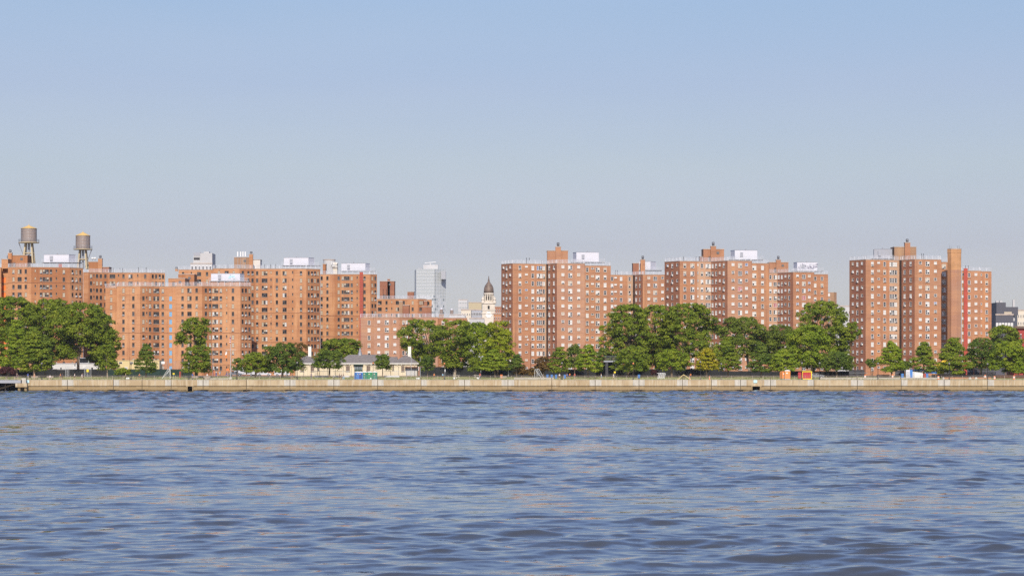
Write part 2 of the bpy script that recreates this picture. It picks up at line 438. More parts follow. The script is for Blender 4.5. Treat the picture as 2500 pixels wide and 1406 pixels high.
def roof_item(key, kind, c0, c1, ytop, dY, *a):
    """kind, left and right edge (crop px), top y (crop px), metres behind the building's first corner"""
    root, zr, pts, X = ROOTS[key]; Y = pts[0].y + dY
    xa, xb = WX(X(c0), Y), WX(X(c1), Y); zt = WZ(cyp(ytop), Y); w = xb - xa; xc = (xa + xb) / 2
    zb = zr - .2
    m = MB()
    if kind == 'box':                       # penthouse block in brick
        bm = a[0]; dep = a[1] if len(a) > 1 else 7
        m.box((xc, Y + dep / 2, (zb + zt) / 2), (w, dep, zt - zb), bm); o = m.build('penthouse', root)
        c = MB(); c.box((xc, Y + dep / 2, zt + .1), (w + .25, dep + .25, .22), 'coping_stone'); c.build('coping', o)
        if w > 4:
            d = MB(); d.box((xc - w * .18, Y - .04, zb + 1.3), (1., .1, 2.1), 'frame_dark'); d.build('door', o)
            v = MB(); v.box((xc + w * .2, Y - .05, zt - 1.2), (.9, .12, .8), 'ac_grille'); v.build('vent', o)
    elif kind == 'chim':                    # brick chimney with a metal flue
        bm = a[0]; m.box((xc, Y + w / 2, (zb + zt) / 2), (w, w, zt - zb), bm)
        m.box((xc, Y + w / 2, zt + .12), (w + .2, w + .2, .24), 'coping_stone'); o = m.build('chimney', root)
        if len(a) > 1:
            z2 = WZ(cyp(a[1]), Y); f = MB(); f.tube((xc, Y + w / 2, zt), (xc, Y + w / 2, z2), .42, .42, 'flue_metal', 10)
            f.tube((xc, Y + w / 2, z2 - .5), (xc, Y + w / 2, z2 - .3), .55, .55, 'steel_grey', 10); f.build('flue', o)
    elif kind == 'pipe':                    # thin vent stacks, list of crop x
        for cx in a[0]:
            x = WX(X(cx), Y); p = MB(); p.tube((x, Y, zb), (x, Y, zt), .09, .09, 'black_metal', 6); p.build('vent_pipe', root)
    elif kind == 'strip':                   # red duct down the whole facade
        m.box((xc, Y, (4.2 + zt) / 2), (w, .5, zt - 4.2), a[0])
        if a[1]:
            n = int((zt - 4.2) / .66)
            for i in range(n): m.box((xc, Y - .27, 4.6 + i * .66), (w + .1, .08, .16), 'brick_red_deep')
        m.build('refuse_chute', root)
    elif kind == 'dish':
        for cx in a[0]:
            x = WX(X(cx), Y); p = MB(); z = zt; p.tube((x, Y, zb), (x, Y, z), .06, .06, 'steel_grey', 6)
            p.lathe((x, Y - .3, z - .4), [(.02, 0), (.4, .1), (.55, .4), (.4, .7), (.02, .8)], 'frame_white', 10); p.build('antenna', root)
    elif kind == 'panelant':
        for cx in a[0]:
            x = WX(X(cx), Y); p = MB(); p.tube((x, Y, zb), (x, Y, zt), .07, .07, 'steel_grey', 6)
            p.box((x, Y - .2, zt - .7), (.4, .25, 1.9), 'frame_white'); p.build('antenna', root)

SH = 0
def shelter(key, c0, c1, c2, ytop, ybot, dY, label, m_main='shelter_white', mural=None, slats=True, dark=False, rail_to=None):
    """white plant shelter on a steel platform: front c0..c1, end c1..c2 (either may be the left one)"""
    root, zr, pts, X = ROOTS[key]; Y = pts[0].y + dY
    xa, xb = WX(X(c0), Y), WX(X(c2), Y); xm = WX(X(c1), Y)
    zt, zb = WZ(cyp(ytop), Y), WZ(cyp(ybot), Y); zb = max(zb, zr + .35)
    dep = 4.5
    t = thing('equipment_shelter', ((xa + xb) / 2, Y, zr), label, 'equipment shelter', 'equipment shelters on the tower roofs')
    b = MB()
    left_end = (c1 - c0) < (c2 - c1)        # the narrow visible side is the end
    if left_end: P = [(xm, Y), (xb, Y + .6), (xb - .6, Y + .6 + dep * 1.2), (xa, Y + dep * .9)]
    else: P = [(xa, Y + .6), (xm, Y), (xb, Y + dep * .9), (xa + .6, Y + .6 + dep * 1.2)]
    for i in range(4):
        A, B_ = P[i], P[(i + 1) % 4]
        b.face([(A[0], A[1], zb), (B_[0], B_[1], zb), (B_[0], B_[1], zt), (A[0], A[1], zt)], m_main)
    b.face([(x, y, zt) for x, y in P], 'coping_stone'); b.face([(x, y, zb) for x, y in reversed(P)], m_main)
    body = b.build('body', t)
    tr = MB()
    for i in range(4):
        A, B_ = P[i], P[(i + 1) % 4]
        tr.bar((A[0], A[1] - .03, zt), (B_[0], B_[1] - .03, zt), .14, 'shelter_grey')
        tr.bar((A[0], A[1] - .03, zb), (A[0], A[1] - .03, zt), .08, m_main)
    tr.build('roof_edge', body)
    fx = (P[0][0] * .7 + P[1][0] * .3)
    v = MB(); v.box((fx, Y + .2, (zb + zt) / 2 + .1), (1.0, .9 if not left_end else .5, 1.5), 'shelter_grey'); v.build('louvre_vent', body)
    pl = MB(); px0, px1 = min(xa, xb) - .6, max(xa, xb) + 2.2
    pl.box(((px0 + px1) / 2, Y + 2.2, zb - .12), (px1 - px0, 6.4, .2), 'steel_grey')
    x = px0 + .3
    while x < px1: pl.box((x, Y - .8, (zr + zb) / 2 - .2), (.16, .16, zb - zr), 'steel_grey'); x += 2.6
    pl.build('platform', t)
    rl = MB()
    for zz in (.35, .7, 1.05): rl.bar((px0, Y - .9, zb + zz), (px1, Y - .9, zb + zz), .06, 'rail_white')
    x = px0
    while x <= px1: rl.box((x, Y - .9, zb + .5), (.035, .035, 1.1), 'rail_white'); x += .5
    rl.build('railing', t)
    v = MB(); v.tube(((P[0][0] + P[1][0]) / 2, Y + 2, zt), ((P[0][0] + P[1][0]) / 2, Y + 2, zt + .5), .2, .2, 'steel_grey', 8); v.build('roof_vent', t)
    if mural:
        g = MB(); r = random.Random(5); x0_, x1_ = P[0][0], P[1][0]
        for i in range(mural[1]):
            u = r.uniform(mural[2], mural[3]); cx = x0_ + (x1_ - x0_) * u; w = r.uniform(.2, .8)
            yy = P[0][1] + (P[1][1] - P[0][1]) * u
            g.box((cx, yy - .04, zb + r.uniform(.25, .75) * (zt - zb)), (w, .05, r.uniform(.15, .6)), mural[0][i % len(mural[0])])
        g.build('painted_marks', body)
    return t
mat('mural_cyan', (.35, .62, .72), .6); mat('mural_grey', (.35, .36, .40), .6); mat('mural_dark', (.12, .10, .16), .6)

# ------------------------------------------------------------ the brick towers (crop coordinates read off the photograph)
building('b1', 'apartment_tower', 'orange brick tower at the left edge carrying two water tanks and a red chute', 'apartment building', 0, -260, 862, 392, 425,
  [('f', 10, 12, [(-220,'S'),(-170,'S'),(-120,'D'),(-80,'S'),(-30,'S'),(3,'D')]), ('s', 5), ('f', 62, -4, [(28,'O',1)]), ('s', -6),
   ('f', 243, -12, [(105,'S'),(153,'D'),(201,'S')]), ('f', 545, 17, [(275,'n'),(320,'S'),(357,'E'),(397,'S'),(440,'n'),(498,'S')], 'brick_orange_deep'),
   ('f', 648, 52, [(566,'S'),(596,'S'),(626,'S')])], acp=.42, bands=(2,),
  items=[('box', 12, 62, 330, 5.3, 'brick_orange', 9), ('box', 62, 214, 300, 12, 'brick_orange_deep', 9), ('chim', 62, 92, 282, 11, 'brick_orange_deep', 255),
         ('strip', 458, 485, 364, 8.0, 'paint_red', True), ('pipe', 0, 10, 300, 14, [57, 540]), ('dish', 0, 1, 270, 16, [78])])
building('b2', 'apartment_tower', 'orange brick tower behind the second water tank with black vent pipes along its roof', 'apartment building', 0, 650, 924, 432, 460,
  [('f', 690, 6, []), ('f', 845, 24, [(710,'S'),(733,'n'),(757,'S'),(787,'S'),(822,'S')], 'brick_orange_deep'), ('f', 1175, 4, [(877,'E'),(925,'n'),(963,'S'),(1018,'D'),(1075,'n'),(1133,'S')]),
   ('f', 1288, 30, [(1192,'S'),(1218,'S'),(1246,'S'),(1272,'S')])],
  items=[('box', 690, 770, 350, 10, 'brick_orange_deep', 8), ('chim', 765, 796, 326, 9, 'brick_orange', 298), ('box', 800, 850, 392, 9, 'brick_red_deep', 6),
         ('pipe', 0, 1, 398, 6, [883, 935, 957]), ('pipe', 0, 1, 392, 7, [1080, 1140]), ('dish', 0, 1, 322, 11, [722, 742])])
building('b3', 'apartment_tower', 'nearest orange brick tower with a column of light blue panels between its wings', 'apartment building', 0, 822, 868, 552, 585,
  [('f', 912, -10, [(867,'S')]), ('s', -14), ('f', 1093, -10, [(963,'S'),(1040,'S')]), ('f', 1245, 30, [(1119,'S'),(1145,'n'),(1170,'S'),(1219,'E')], 'brick_orange_deep'),
   ('f', 1310, 8, [(1270,'S'),(1298,'D')]), ('f', 1368, -4, [(1331,'B',1)]), ('s', -3),
   ('f', 1576, -8, [(1424,'S'),(1478,'D'),(1534,'S')]), ('f', 1653, 34, [(1606,'S'),(1639,'S')], 'brick_orange_deep'), ('f', 1876, -4, [(1679,'E'),(1723,'S'),(1768,'n'),(1817,'S')]),
   ('f', 1962, 45, [(1893,'S'),(1919,'S'),(1946,'S')], 'brick_orange_deep')], acp=.4, bands=(6,),
  items=[('box', 1313, 1443, 480, 2, 'brick_orange', 12), ('box', 1390, 1515, 448, 16, 'brick_orange_deep', 8)])
building('b4', 'apartment_tower', 'wide orange brick tower rising behind the blue panelled tower with rooftop antennas', 'apartment building', 400, 115, 915, 412, 445,
  [('f', 235, -6, [(150,'S'),(215,'n')]), ('f', 385, 5, [(275,'D'),(337,'S')]), ('s', -10), ('f', 590, -3, [(430,'S'),(490,'D'),(545,'S')]),
   ('f', 715, 26, [(616,'S'),(660,'S'),(692,'S')], 'brick_orange_deep'), ('f', 975, -2, [(728,'S'),(786,'E'),(836,'n'),(882,'S'),(942,'D')]), ('f', 1112, -2, [(1005,'n'),(1070,'S')]),
   ('f', 1220, 40, [(1131,'S'),(1156,'S'),(1180,'S'),(1203,'S')], 'brick_orange_deep')], acp=.38, bands=(6, 10),
  items=[('box', 548, 668, 316, 8, 'brick_tan', 9), ('chim', 666, 694, 292, 7, 'brick_orange', 268), ('box', 697, 752, 335, 14, 'concrete_pale', 6),
         ('panelant', 0, 1, 275, 8, [577, 600, 618, 636]), ('pipe', 0, 1, 368, 2, [787, 833, 872, 500]), ('chim', 88, 108, 408, 6, 'brick_orange', 390)])
building('b5', 'apartment_tower', 'orange brick tower with a red chute left of the low white windowed block', 'apartment building', 400, 1222, 962, 448, 478,
  [('f', 1330, -8, [(1231,'S'),(1276,'S')]), ('f', 1386, 12, [(1364,'S')], 'brick_orange_deep'), ('f', 1610, 2, [(1395,'S'),(1427,'E'),(1466,'S'),(1508,'n'),(1566,'S')]),
   ('f', 1662, 40, [(1627,'S'),(1650,'S')], 'brick_orange_deep')], acp=.3, bands=(6, 9),
  items=[('strip', 1527, 1554, 430, -3.8, 'paint_red', True), ('box', 1240, 1262, 368, 22, 'brick_orange_deep', 5)])
building('b6', 'apartment_block', 'distant brown brick block with a tall brick stair tower left of the glass high-rise', 'apartment building', 800, 385, 1015, 640, 668,
  [('f', 705, -3, [(407,'D'),(459,'S'),(500,'n'),(545,'D'),(594,'S'),(663,'S')]), ('f', 768, 35, [(722,'S'),(736,'S'),(753,'S')], 'brick_orange_deep'), ('s', 8), ('f', 812, 10, [(786,'S')])], acp=.2,
  items=[('box', 406, 520, 502, 8, 'brick_red_deep', 8), ('chim', 466, 486, 485, 8, 'brick_red_deep'), ('box', 622, 672, 584, 10, 'brick_red_deep', 6), ('pipe', 0, 1, 560, 4, [433, 458, 484])])
building('b7', 'apartment_block', 'low pinkish brick block with white windows behind the park restroom', 'apartment building', 800, 256, 872, 785, 822,
  [('f', 360, 6, [(323,'w')], 'brick_pink'), ('s', -4), ('f', 560, -8, [(398,'q'),(461,'W'),(524,'q')], 'brick_pink'), ('f', 668, 34, [(591,'w'),(617,'w'),(647,'w')], 'brick_red'),
   ('s', -3), ('f', 860, -4, [(695,'W'),(750,'q'),(810,'w')], 'brick_pink'), ('s', 10), ('f', 1088, 6, [(900,'w'),(960,'q'),(1020,'w')], 'brick_red')], 'white', acp=.15, wall='brick_red', D=26,
  items=[('chim', 556, 582, 660, 9, 'brick_tan'), ('box', 585, 634, 690, 10, 'brick_red_deep', 6), ('box', 752, 776, 655, 22, 'brick_red_deep', 5), ('box', 735, 806, 700, 20, 'brick_red_deep', 5)])
building('b8', 'apartment_tower', 'tall red brick tower beside the domed church, with pinker brick on its middle face', 'apartment building', 1200, 76, 856, 370, 400,
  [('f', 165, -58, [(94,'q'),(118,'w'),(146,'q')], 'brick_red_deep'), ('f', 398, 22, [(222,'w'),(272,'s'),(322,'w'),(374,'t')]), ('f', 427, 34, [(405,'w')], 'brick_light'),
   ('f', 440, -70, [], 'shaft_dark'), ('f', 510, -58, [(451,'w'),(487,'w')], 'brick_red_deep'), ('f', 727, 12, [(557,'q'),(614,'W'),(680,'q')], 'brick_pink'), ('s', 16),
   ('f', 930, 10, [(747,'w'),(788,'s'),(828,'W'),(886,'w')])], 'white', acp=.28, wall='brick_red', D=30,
  items=[('box', 435, 500, 264, 2, 'brick_red', 9), ('box', 540, 596, 264, 3, 'brick_red', 8), ('chim', 499, 541, 234, 1.5, 'brick_red', 198), ('pipe', 0, 1, 318, 2, [273, 295]), ('pipe', 0, 1, 336, 3, [390])])
building('b9', 'apartment_tower', 'red brick tower with white windows set back between two taller towers behind big trees', 'apartment building', 1200, 930, 945, 452, 480,
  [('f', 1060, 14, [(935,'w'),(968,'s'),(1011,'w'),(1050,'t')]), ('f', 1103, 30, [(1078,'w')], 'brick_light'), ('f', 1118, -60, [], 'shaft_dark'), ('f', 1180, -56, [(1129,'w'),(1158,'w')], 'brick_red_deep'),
   ('f', 1360, 10, [(1227,'q'),(1277,'W'),(1334,'q')])], 'white', acp=.22, wall='brick_red',
  items=[('box', 1103, 1150, 362, 5, 'brick_red_deep', 7), ('chim', 1163, 1198, 334, 6, 'brick_red', 302), ('pipe', 0, 1, 415, 3, [967, 981])])
building('b10', 'apartment_tower', 'tall red brick tower with white windows behind the widest park trees', 'apartment building', 1600, 72, 850, 352, 385,
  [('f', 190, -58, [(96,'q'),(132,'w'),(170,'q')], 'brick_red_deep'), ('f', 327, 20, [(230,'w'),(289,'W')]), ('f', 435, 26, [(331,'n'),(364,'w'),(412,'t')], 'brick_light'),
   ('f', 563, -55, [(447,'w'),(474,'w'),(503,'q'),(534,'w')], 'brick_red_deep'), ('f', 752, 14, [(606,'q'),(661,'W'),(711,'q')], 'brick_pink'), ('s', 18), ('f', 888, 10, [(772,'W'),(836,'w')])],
  'white', acp=.28, wall='brick_red', D=30,
  items=[('box', 375, 536, 252, 2, 'brick_red', 9), ('chim', 432, 474, 230, 1, 'brick_red', 194), ('box', 348, 380, 312, 3, 'brick_red_deep', 5), ('pipe', 0, 1, 308, 3, [220, 318])])
building('b11', 'apartment_tower', 'red brick tower with white windows and a graffitied roof shelter', 'apartment building', 1600, 888, 948, 436, 468,
  [('f', 952, 20, [(895,'w'),(935,'W')], 'brick_light'), ('f', 1075, -52, [(962,'w'),(987,'w'),(1015,'q'),(1044,'w')], 'brick_red_deep'), ('f', 1237, 12, [(1109,'q'),(1158,'W'),(1201,'q')]),
   ('s', 18), ('f', 1347, 10, [(1247,'w'),(1300,'w')])], 'white', acp=.25, wall='brick_red',
  items=[('box', 890, 1038, 354, 3, 'brick_red', 8), ('chim', 943, 979, 335, 2, 'brick_red', 303), ('pipe', 0, 1, 408, 3, [1050])])
building('b13', 'apartment_tower', 'tall red brick tower at the right with a freestanding octagonal brick chimney beside it', 'apartment building', 2040, 108, 830, 341, 372,
  [('f', 235, -58, [(135,'q'),(170,'w'),(206,'q')], 'brick_red_deep'), ('f', 420, 20, [(287,'w'),(336,'s'),(383,'w')]), ('f', 497, 26, [(434,'t'),(468,'w')], 'brick_light'),
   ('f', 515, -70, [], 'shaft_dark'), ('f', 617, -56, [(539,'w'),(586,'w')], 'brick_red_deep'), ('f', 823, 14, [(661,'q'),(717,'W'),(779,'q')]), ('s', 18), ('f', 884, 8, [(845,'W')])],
  'white', acp=.25, wall='brick_red', D=30,
  items=[('box', 458, 545, 235, 3, 'brick_tan', 8), ('box', 583, 630, 235, 5, 'brick_tan', 7), ('chim', 541, 583, 202, 2, 'brick_red', 170), ('pipe', 0, 1, 285, 3, [672, 687])])
building('b14', 'apartment_tower', 'lower red brick wing with a plain bright red duct, right of the tall brick chimney', 'apartment building', 2040, 985, 905, 420, 452,
  [('f', 1132, 6, [(993,'q'),(1042,'w'),(1095,'q')]), ('s', 5), ('f', 1216, 6, [(1137,'n'),(1179,'w')])], 'white', acp=.12, wall='brick_red',
  items=[('strip', 1000, 1029, 400, -.4, 'paint_red', False), ('pipe', 0, 1, 378, 5, [1014, 1035])])
building('b12', 'apartment_block', 'far brown brick block glimpsed right of the graffitied roof shelter tower', 'apartment building', 1600, 1346, 1250, 588, 605,
  [('f', 1392, 5, [(1355,'w')], 'brick_tan'), ('f', 1414, 40, [])], 'white', acp=.0, wall='brick_tan', group=None, rail=False)

# white plant shelters on the roofs
shelter('b1', 340, 537, 573, 292, 352, 13, 'white roof shelter between the two water tanks')
shelter('b3', 1645, 1872, 1894, 440, 497, 6, 'white roof shelter with a light blue painted patch on the tower with blue panels', mural=(['mural_cyan', 'mural_cyan', 'frame_white', 'mural_grey'], 16, .62, .86))
shelter('b4', 935, 1128, 1166, 316, 375, 4, 'white roof shelter on the wide orange tower, left of the white rooftop lettering')
shelter('b5', 1384, 1572, 1603, 360, 418, 4, 'white roof shelter above the red chute of the tower nearest the glass high-rise')
shelter('b8', 637, 662, 837, 274, 348, 16, 'white roof shelter on the tall tower beside the domed church')
shelter('b9', 1152, 1240, 1287, 346, 412, 9, 'smallest white roof shelter, on the set back tower, next to a stubby chimney')
shelter('b10', 594, 620, 796, 258, 330, 18, 'white roof shelter on the tower behind the widest trees')
shelter('b11', 1087, 1106, 1264, 352, 418, 16, 'white roof shelter scrawled with graffiti along its lower half', mural=(['mural_grey', 'mural_dark', 'shelter_grey'], 40, .08, .98))
shelter('b13', 302, 442, 458, 250, 322, 5, 'white roof shelter with its shade coloured grey on the rightmost tall tower', m_main='shelter_grey')  # shade on the front is put into the grey of all its walls

# ------------------------------------------------------------ water towers
mat('tank_wood', (.30, .235, .20), .85, noise=.28, nscale=2.5, stretch=(6, 6, .25)); mat('tank_roof', (.60, .40, .14), .8, noise=.1)
mat('tower_concrete', (.46, .38, .24), .85, noise=.2, nscale=.5)
def water_tower(px, py_top, py_eave, py_bot, halfw, Y, zr, label, side):
    x = WX(px, Y); z1, z2, z3 = WZ(py_bot, Y), WZ(py_eave, Y), WZ(py_top, Y); r = halfw / F * Y
    t = thing('water_tower', (x, Y, zr), label, 'water tower', 'wooden rooftop water tanks')
    b = MB(); n = 28
    b.lathe((x, Y, 0), [(r, z1), (r * .985, z2)], 'tank_wood', n); tk = b.build('tank', t)
    h = MB()
    for i in range(9):
        zz = z1 + (z2 - z1) * (i + .5) / 9; h.lathe((x, Y, zz), [(r + .02, -.04), (r + .035, 0), (r + .02, .04)], 'steel_grey', n)
    h.build('hoops', tk)
    c = MB(); c.lathe((x, Y, 0), [(r * 1.04, z2), (r * 1.04, z2 + .08), (.12, z3 - .2), (.05, z3 + .3)], 'tank_roof', n); c.build('roof', t)
    d = MB(); d.lathe((x, Y, 0), [(r * 1.32, z1 - .35), (r * 1.32, z1 - .08)], 'tower_concrete', 20); d.build('platform', t)
    rl = MB()
    for zz in (z1 + .45, z1 + .9):
        for i in range(20):
            a, a2 = 2 * pi * i / 20, 2 * pi * (i + 1) / 20; q = r * 1.3
            rl.bar((x + q * cos(a), Y + q * sin(a), zz), (x + q * cos(a2), Y + q * sin(a2), zz), .07, 'steel_grey')
            rl.bar((x + q * cos(a), Y + q * sin(a), z1 - .1), (x + q * cos(a), Y + q * sin(a), z1 + .92), .05, 'steel_grey')
    rl.build('railing', t)
    for sx in (-1, 1):
        for sy in (-1, 1):
            lg = MB(); top = (x + sx * r * .38, Y + sy * r * .38, z1 - .3); bot = (x + sx * r * .62, Y + sy * r * .62, zr - .3)
            lg.tube(bot, top, .42, .34, 'tower_concrete', 4); lg.build('leg', t)
    cb = MB(); zz = zr + (z1 - zr) * .45
    for a_, b_ in (((-1, -1), (1, -1)), ((1, -1), (1, 1)), ((1, 1), (-1, 1)), ((-1, 1), (-1, -1))):
        q = r * .5; cb.bar((x + a_[0] * q, Y + a_[1] * q, zz), (x + b_[0] * q, Y + b_[1] * q, zz), .4, 'tower_concrete')
    cb.build('cross_beam', t)
    p = MB(); p.tube((x, Y, zr - .3), (x, Y, z1 - .2), .4, .4, 'steel_grey', 10); p.build('riser_pipe', t)
    s = MB(); s.bar((x + side * r * 1.25, Y - .5, z1 - .3), (x + side * r * .35, Y - .8, zr + .4), .28, 'steel_grey'); s.build('stair_brace', t)
    l = MB()
    for sx in (-.2, .2): l.bar((x - side * r * .7 * -1 + sx - r * 1.2 * (side > 0) * 0, Y - r * .9, z1), (x - side * -r * .7 + sx, Y - r * .9, z2 + .4), .05, 'steel_grey')
    l.build('ladder', t)
zb1 = ROOTS['b1'][1]
water_tower(70.5, 549, 558.5, 591, 19.2, 880, WZ(641, 880), 'taller wooden water tank with a yellow conical roof at the left end of the roofs', -1)
water_tower(202.5, 565.5, 576, 607.5, 17.6, 890, WZ(655, 890), 'lower wooden water tank with a yellow conical roof, right of the white roof shelter', 1)

# octagonal brick chimney
mat('chimney_brick', (.50, .27, .13), .9, noise=.25, nscale=.4)
def big_chimney():
    Y = 828; x0, x1 = WX(2040 + 882 * CS, Y), WX(2040 + 990 * CS, Y); x = (x0 + x1) / 2; r = (x1 - x0) / 2 / cos(R(22.5)) * .96
    zt = WZ(cyp(250), Y); t = thing('brick_chimney', (x, Y + r, 4.2), 'tall octagonal brick boiler chimney standing beside the rightmost tower', 'chimney')
    b = MB(); c = (x, Y + r, 0)
    b.lathe(c, [(r, 4.2), (r, zt - 6.8)], 'brick_pink', 8, R(10)); b.build('shaft', t)
    b = MB(); b.lathe(c, [(r, zt - 6.8), (r, zt - 1.3), (r * 1.03, zt - 1.2), (r * 1.03, zt)], 'chimney_brick', 8, R(10)); b.build('upper_shaft', t)
    b = MB(); b.lathe(c, [(r * 1.05, zt), (r * 1.05, zt + .25)], 'coping_stone', 8, R(10)); b.build('cap', t)
    b = MB()
    for i in range(4): a = i * pi / 2 + .4; b.tube((x + r * .8 * cos(a), Y + r + r * .8 * sin(a), zt), (x + r * .8 * cos(a), Y + r + r * .8 * sin(a), zt + 1.3), .04, .02, 'black_metal', 5)
    b.build('lightning_rods', t)
big_chimney()

# ------------------------------------------------------------ distant buildings
def far_block(name, label, x0, x1, ytop, Y, m, D=30, win=None, wm='glass_mid', rows=6, cols=6, side=None, fr=(.5, .5), z0=4.2, top_off=.6, pitch=None, names='window'):
    """plain block x0..x1 px wide; side=(px, material) adds an end wall receding to the right/left"""
    xa, xb = WX(x0, Y), WX(x1, Y); zt = WZ(ytop, Y)
    t = thing(name, ((xa + xb) / 2, Y, z0), label, 'building')
    b = MB(); P = [(xa, Y), (xb, Y)]
    if side: P.append((WX(side, Y + D * .6), Y + D * .6))
    P += [(xb + (0 if not side else 2), Y + D), (xa, Y + D)]
    for i in range(len(P)):
        A, B_ = P[i], P[(i + 1) % len(P)]
        b.face([(A[0], A[1], z0), (B_[0], B_[1], z0), (B_[0], B_[1], zt), (A[0], A[1], zt)], m)
    b.face([(p[0], p[1], zt) for p in P], 'roof_tar'); b.build('wall', t)
    c = MB(); c.box(((xa + xb) / 2, Y + .1, zt + .2), (xb - xa + .3, .5, .5), 'coping_stone'); c.build('cornice', t)
    if win:
        pitch = pitch or (zt - z0) / 12; cw = (xb - xa) / cols
        for r_ in range(rows):
            for q in range(cols):
                x = xa + (q + .5) * cw; z = zt - top_off - (r_ + .5) * pitch
                w = MB(); w.box((x, Y - .03, z), (cw * fr[0], .12, pitch * fr[1]), 'frame_white' if wm != 'frame_white' else 'frame_dark')
                o = w.build(names, t); g = MB(); g.box((x, Y - .1, z), (cw * fr[0] * .82, .05, pitch * fr[1] * .8), wm); g.build('pane', o)
    return t
mat('far_white', (.46, .455, .45), .8, noise=.12, nscale=.1); mat('far_cream', (.56, .50, .40), .8); mat('far_tan', (.40, .34, .22), .8); mat('modern_dark', (.075, .075, .09), .6)
mat('far_glass_a', (.17, .20, .215), .25, spec=.6); mat('far_glass_b', (.35, .38, .385), .35, spec=.6); mat('far_glass_c', (.46, .48, .49), .5); mat('mullion', (.43, .45, .455), .5)
mat('brick_dark_red', (.30, .05, .045), .85)
def glass_tower():
    Y = 2600.; xa, xb, xc = WX(1016.5, Y), WX(1062, Y), WX(1088, Y); zt = WZ(657, Y)
    t = thing('glass_tower', ((xa + xb) / 2, Y, 4.2), 'pale glass high-rise standing alone in the distance near the centre', 'skyscraper')
    b = MB(); r = random.Random(3); faces = [((xa, Y), (xb, Y - 4), 11), ((xb, Y - 4), (xc, Y + 9), 7)]
    nf = 32; fh = (zt - 4.2) / nf
    for p, q, n in faces:
        for i in range(n):
            for j in range(nf):
                u0, u1 = i / n, (i + 1) / n
                A = (p[0] + (q[0] - p[0]) * u0, p[1] + (q[1] - p[1]) * u0); B_ = (p[0] + (q[0] - p[0]) * u1, p[1] + (q[1] - p[1]) * u1)
                z0_, z1_ = 4.2 + j * fh, 4.2 + (j + 1) * fh; zm = z0_ + fh * .3
                top = j > nf * .72
                mm = r.choice(['far_glass_a', 'far_glass_b', 'far_glass_b', 'far_glass_c'] if not top else ['far_glass_b', 'far_glass_b', 'far_glass_b'])
                if (i in (2, 3, 7) and r.random() < .6) and not top: mm = 'far_glass_c'
                b.face([(A[0], A[1], z0_), (B_[0], B_[1], z0_), (B_[0], B_[1], zm), (A[0], A[1], zm)], 'mullion')
                b.face([(A[0], A[1], zm), (B_[0], B_[1], zm), (B_[0], B_[1], z1_), (A[0], A[1], z1_)], mm)
    for A, B_ in (((xc, Y + 9), (xc - 12, Y + 40)), ((xc - 12, Y + 40), (xa - 3, Y + 30)), ((xa - 3, Y + 30), (xa, Y))):
        b.face([(A[0], A[1], 4.2), (B_[0], B_[1], 4.2), (B_[0], B_[1], zt), (A[0], A[1], zt)], 'far_glass_b')
    b.build('curtain_wall', t)
    b = MB(); b.face([(xa, Y, zt), (xb, Y - 4, zt), (xc, Y + 9, zt), (xc - 12, Y + 40, zt), (xa - 3, Y + 30, zt)], 'mullion'); b.build('roof', t)
    b = MB()
    for p, q, n in faces:
        for i in range(0, n + 1):
            A = (p[0] + (q[0] - p[0]) * i / n, p[1] + (q[1] - p[1]) * i / n - .15); b.bar((A[0], A[1], 4.2), (A[0], A[1], zt), .5, 'far_glass_c')
    b.build('mullions', t)
    b = MB(); x0, x1 = WX(1033, Y), WX(1069, Y); b.box(((x0 + x1) / 2, Y + 12, zt + 2.2), (x1 - x0, 12, 5), 'far_white'); b.build('plant_room', t)
    b = MB(); b.bar((WX(1036, Y), Y + 8, zt + 6.5), (WX(1064, Y), Y + 8, zt + 7.5), .9, 'frame_white'); b.bar((WX(1050, Y), Y + 8, zt + 4), (WX(1050, Y), Y + 8, zt + 7), .8, 'frame_white'); b.build('window_cleaning_rig', t)
    b = MB(); x0, x1 = WX(1076.5, Y), WX(1087.5, Y); b.box(((x0 + x1) / 2 + .4, Y + 2, WZ(672, Y)), (x1 - x0, 12, 8.5), 'steel_grey'); b.build('corner_plant', t)
    b = MB(); x0, x1 = WX(1020, Y), WX(1030, Y); b.box(((x0 + x1) / 2, Y + 6, zt + .6), (x1 - x0, 8, 1.6), 'steel_grey'); b.build('roof_unit', t)
glass_tower()
def condo():
    Y = 1450.
    t = far_block('white_building', 'stepped white concrete building with corner windows behind the left towers', 465, 518, 644, Y, 'far_white', 20, True, 'glass_dark', 1, 6, fr=(.6, .6), pitch=4, top_off=.4)
    for (a, b_, yt, yb) in ((472, 489, 628, 644), (489, 518, 618, 644)):
        m = MB(); xa, xb = WX(a, Y), WX(b_, Y); zt, zb = WZ(yt, Y), WZ(yb, Y); m.box(((xa + xb) / 2, Y + 8.05, (zt + zb) / 2), (xb - xa, 16, zt - zb), 'far_white'); m.build('upper_floor', t)
    m = MB(); xa, xb = WX(472, Y), WX(489, Y); zt, zb = WZ(616.5, Y), WZ(624, Y); m.box(((xa + xb) / 2, Y + 7, (zt + zb) / 2), (xb - xa, 13, zt - zb), 'shelter_grey'); m.build('roof_terrace', t)
    m = MB(); m.box(((xa + xb) / 2, Y - .1, WZ(631.5, Y)), (xb - xa - .6, .3, 1.2 * 1.), 'glass_dark'); m.build('strip_window', t)
    m = MB(); m.box(((xa + xb) / 2, Y + 7, WZ(626, Y)), (xb - xa, 13.2, .7), 'far_white'); m.build('upper_floor', t)
    m = MB(); xa, xb = WX(496, Y), WX(509, Y); m.box(((xa + xb) / 2, Y + 6, WZ(616.5, Y)), (xb - xa, 6, 1.4), 'far_white'); m.build('roof_parapet', t)
condo()
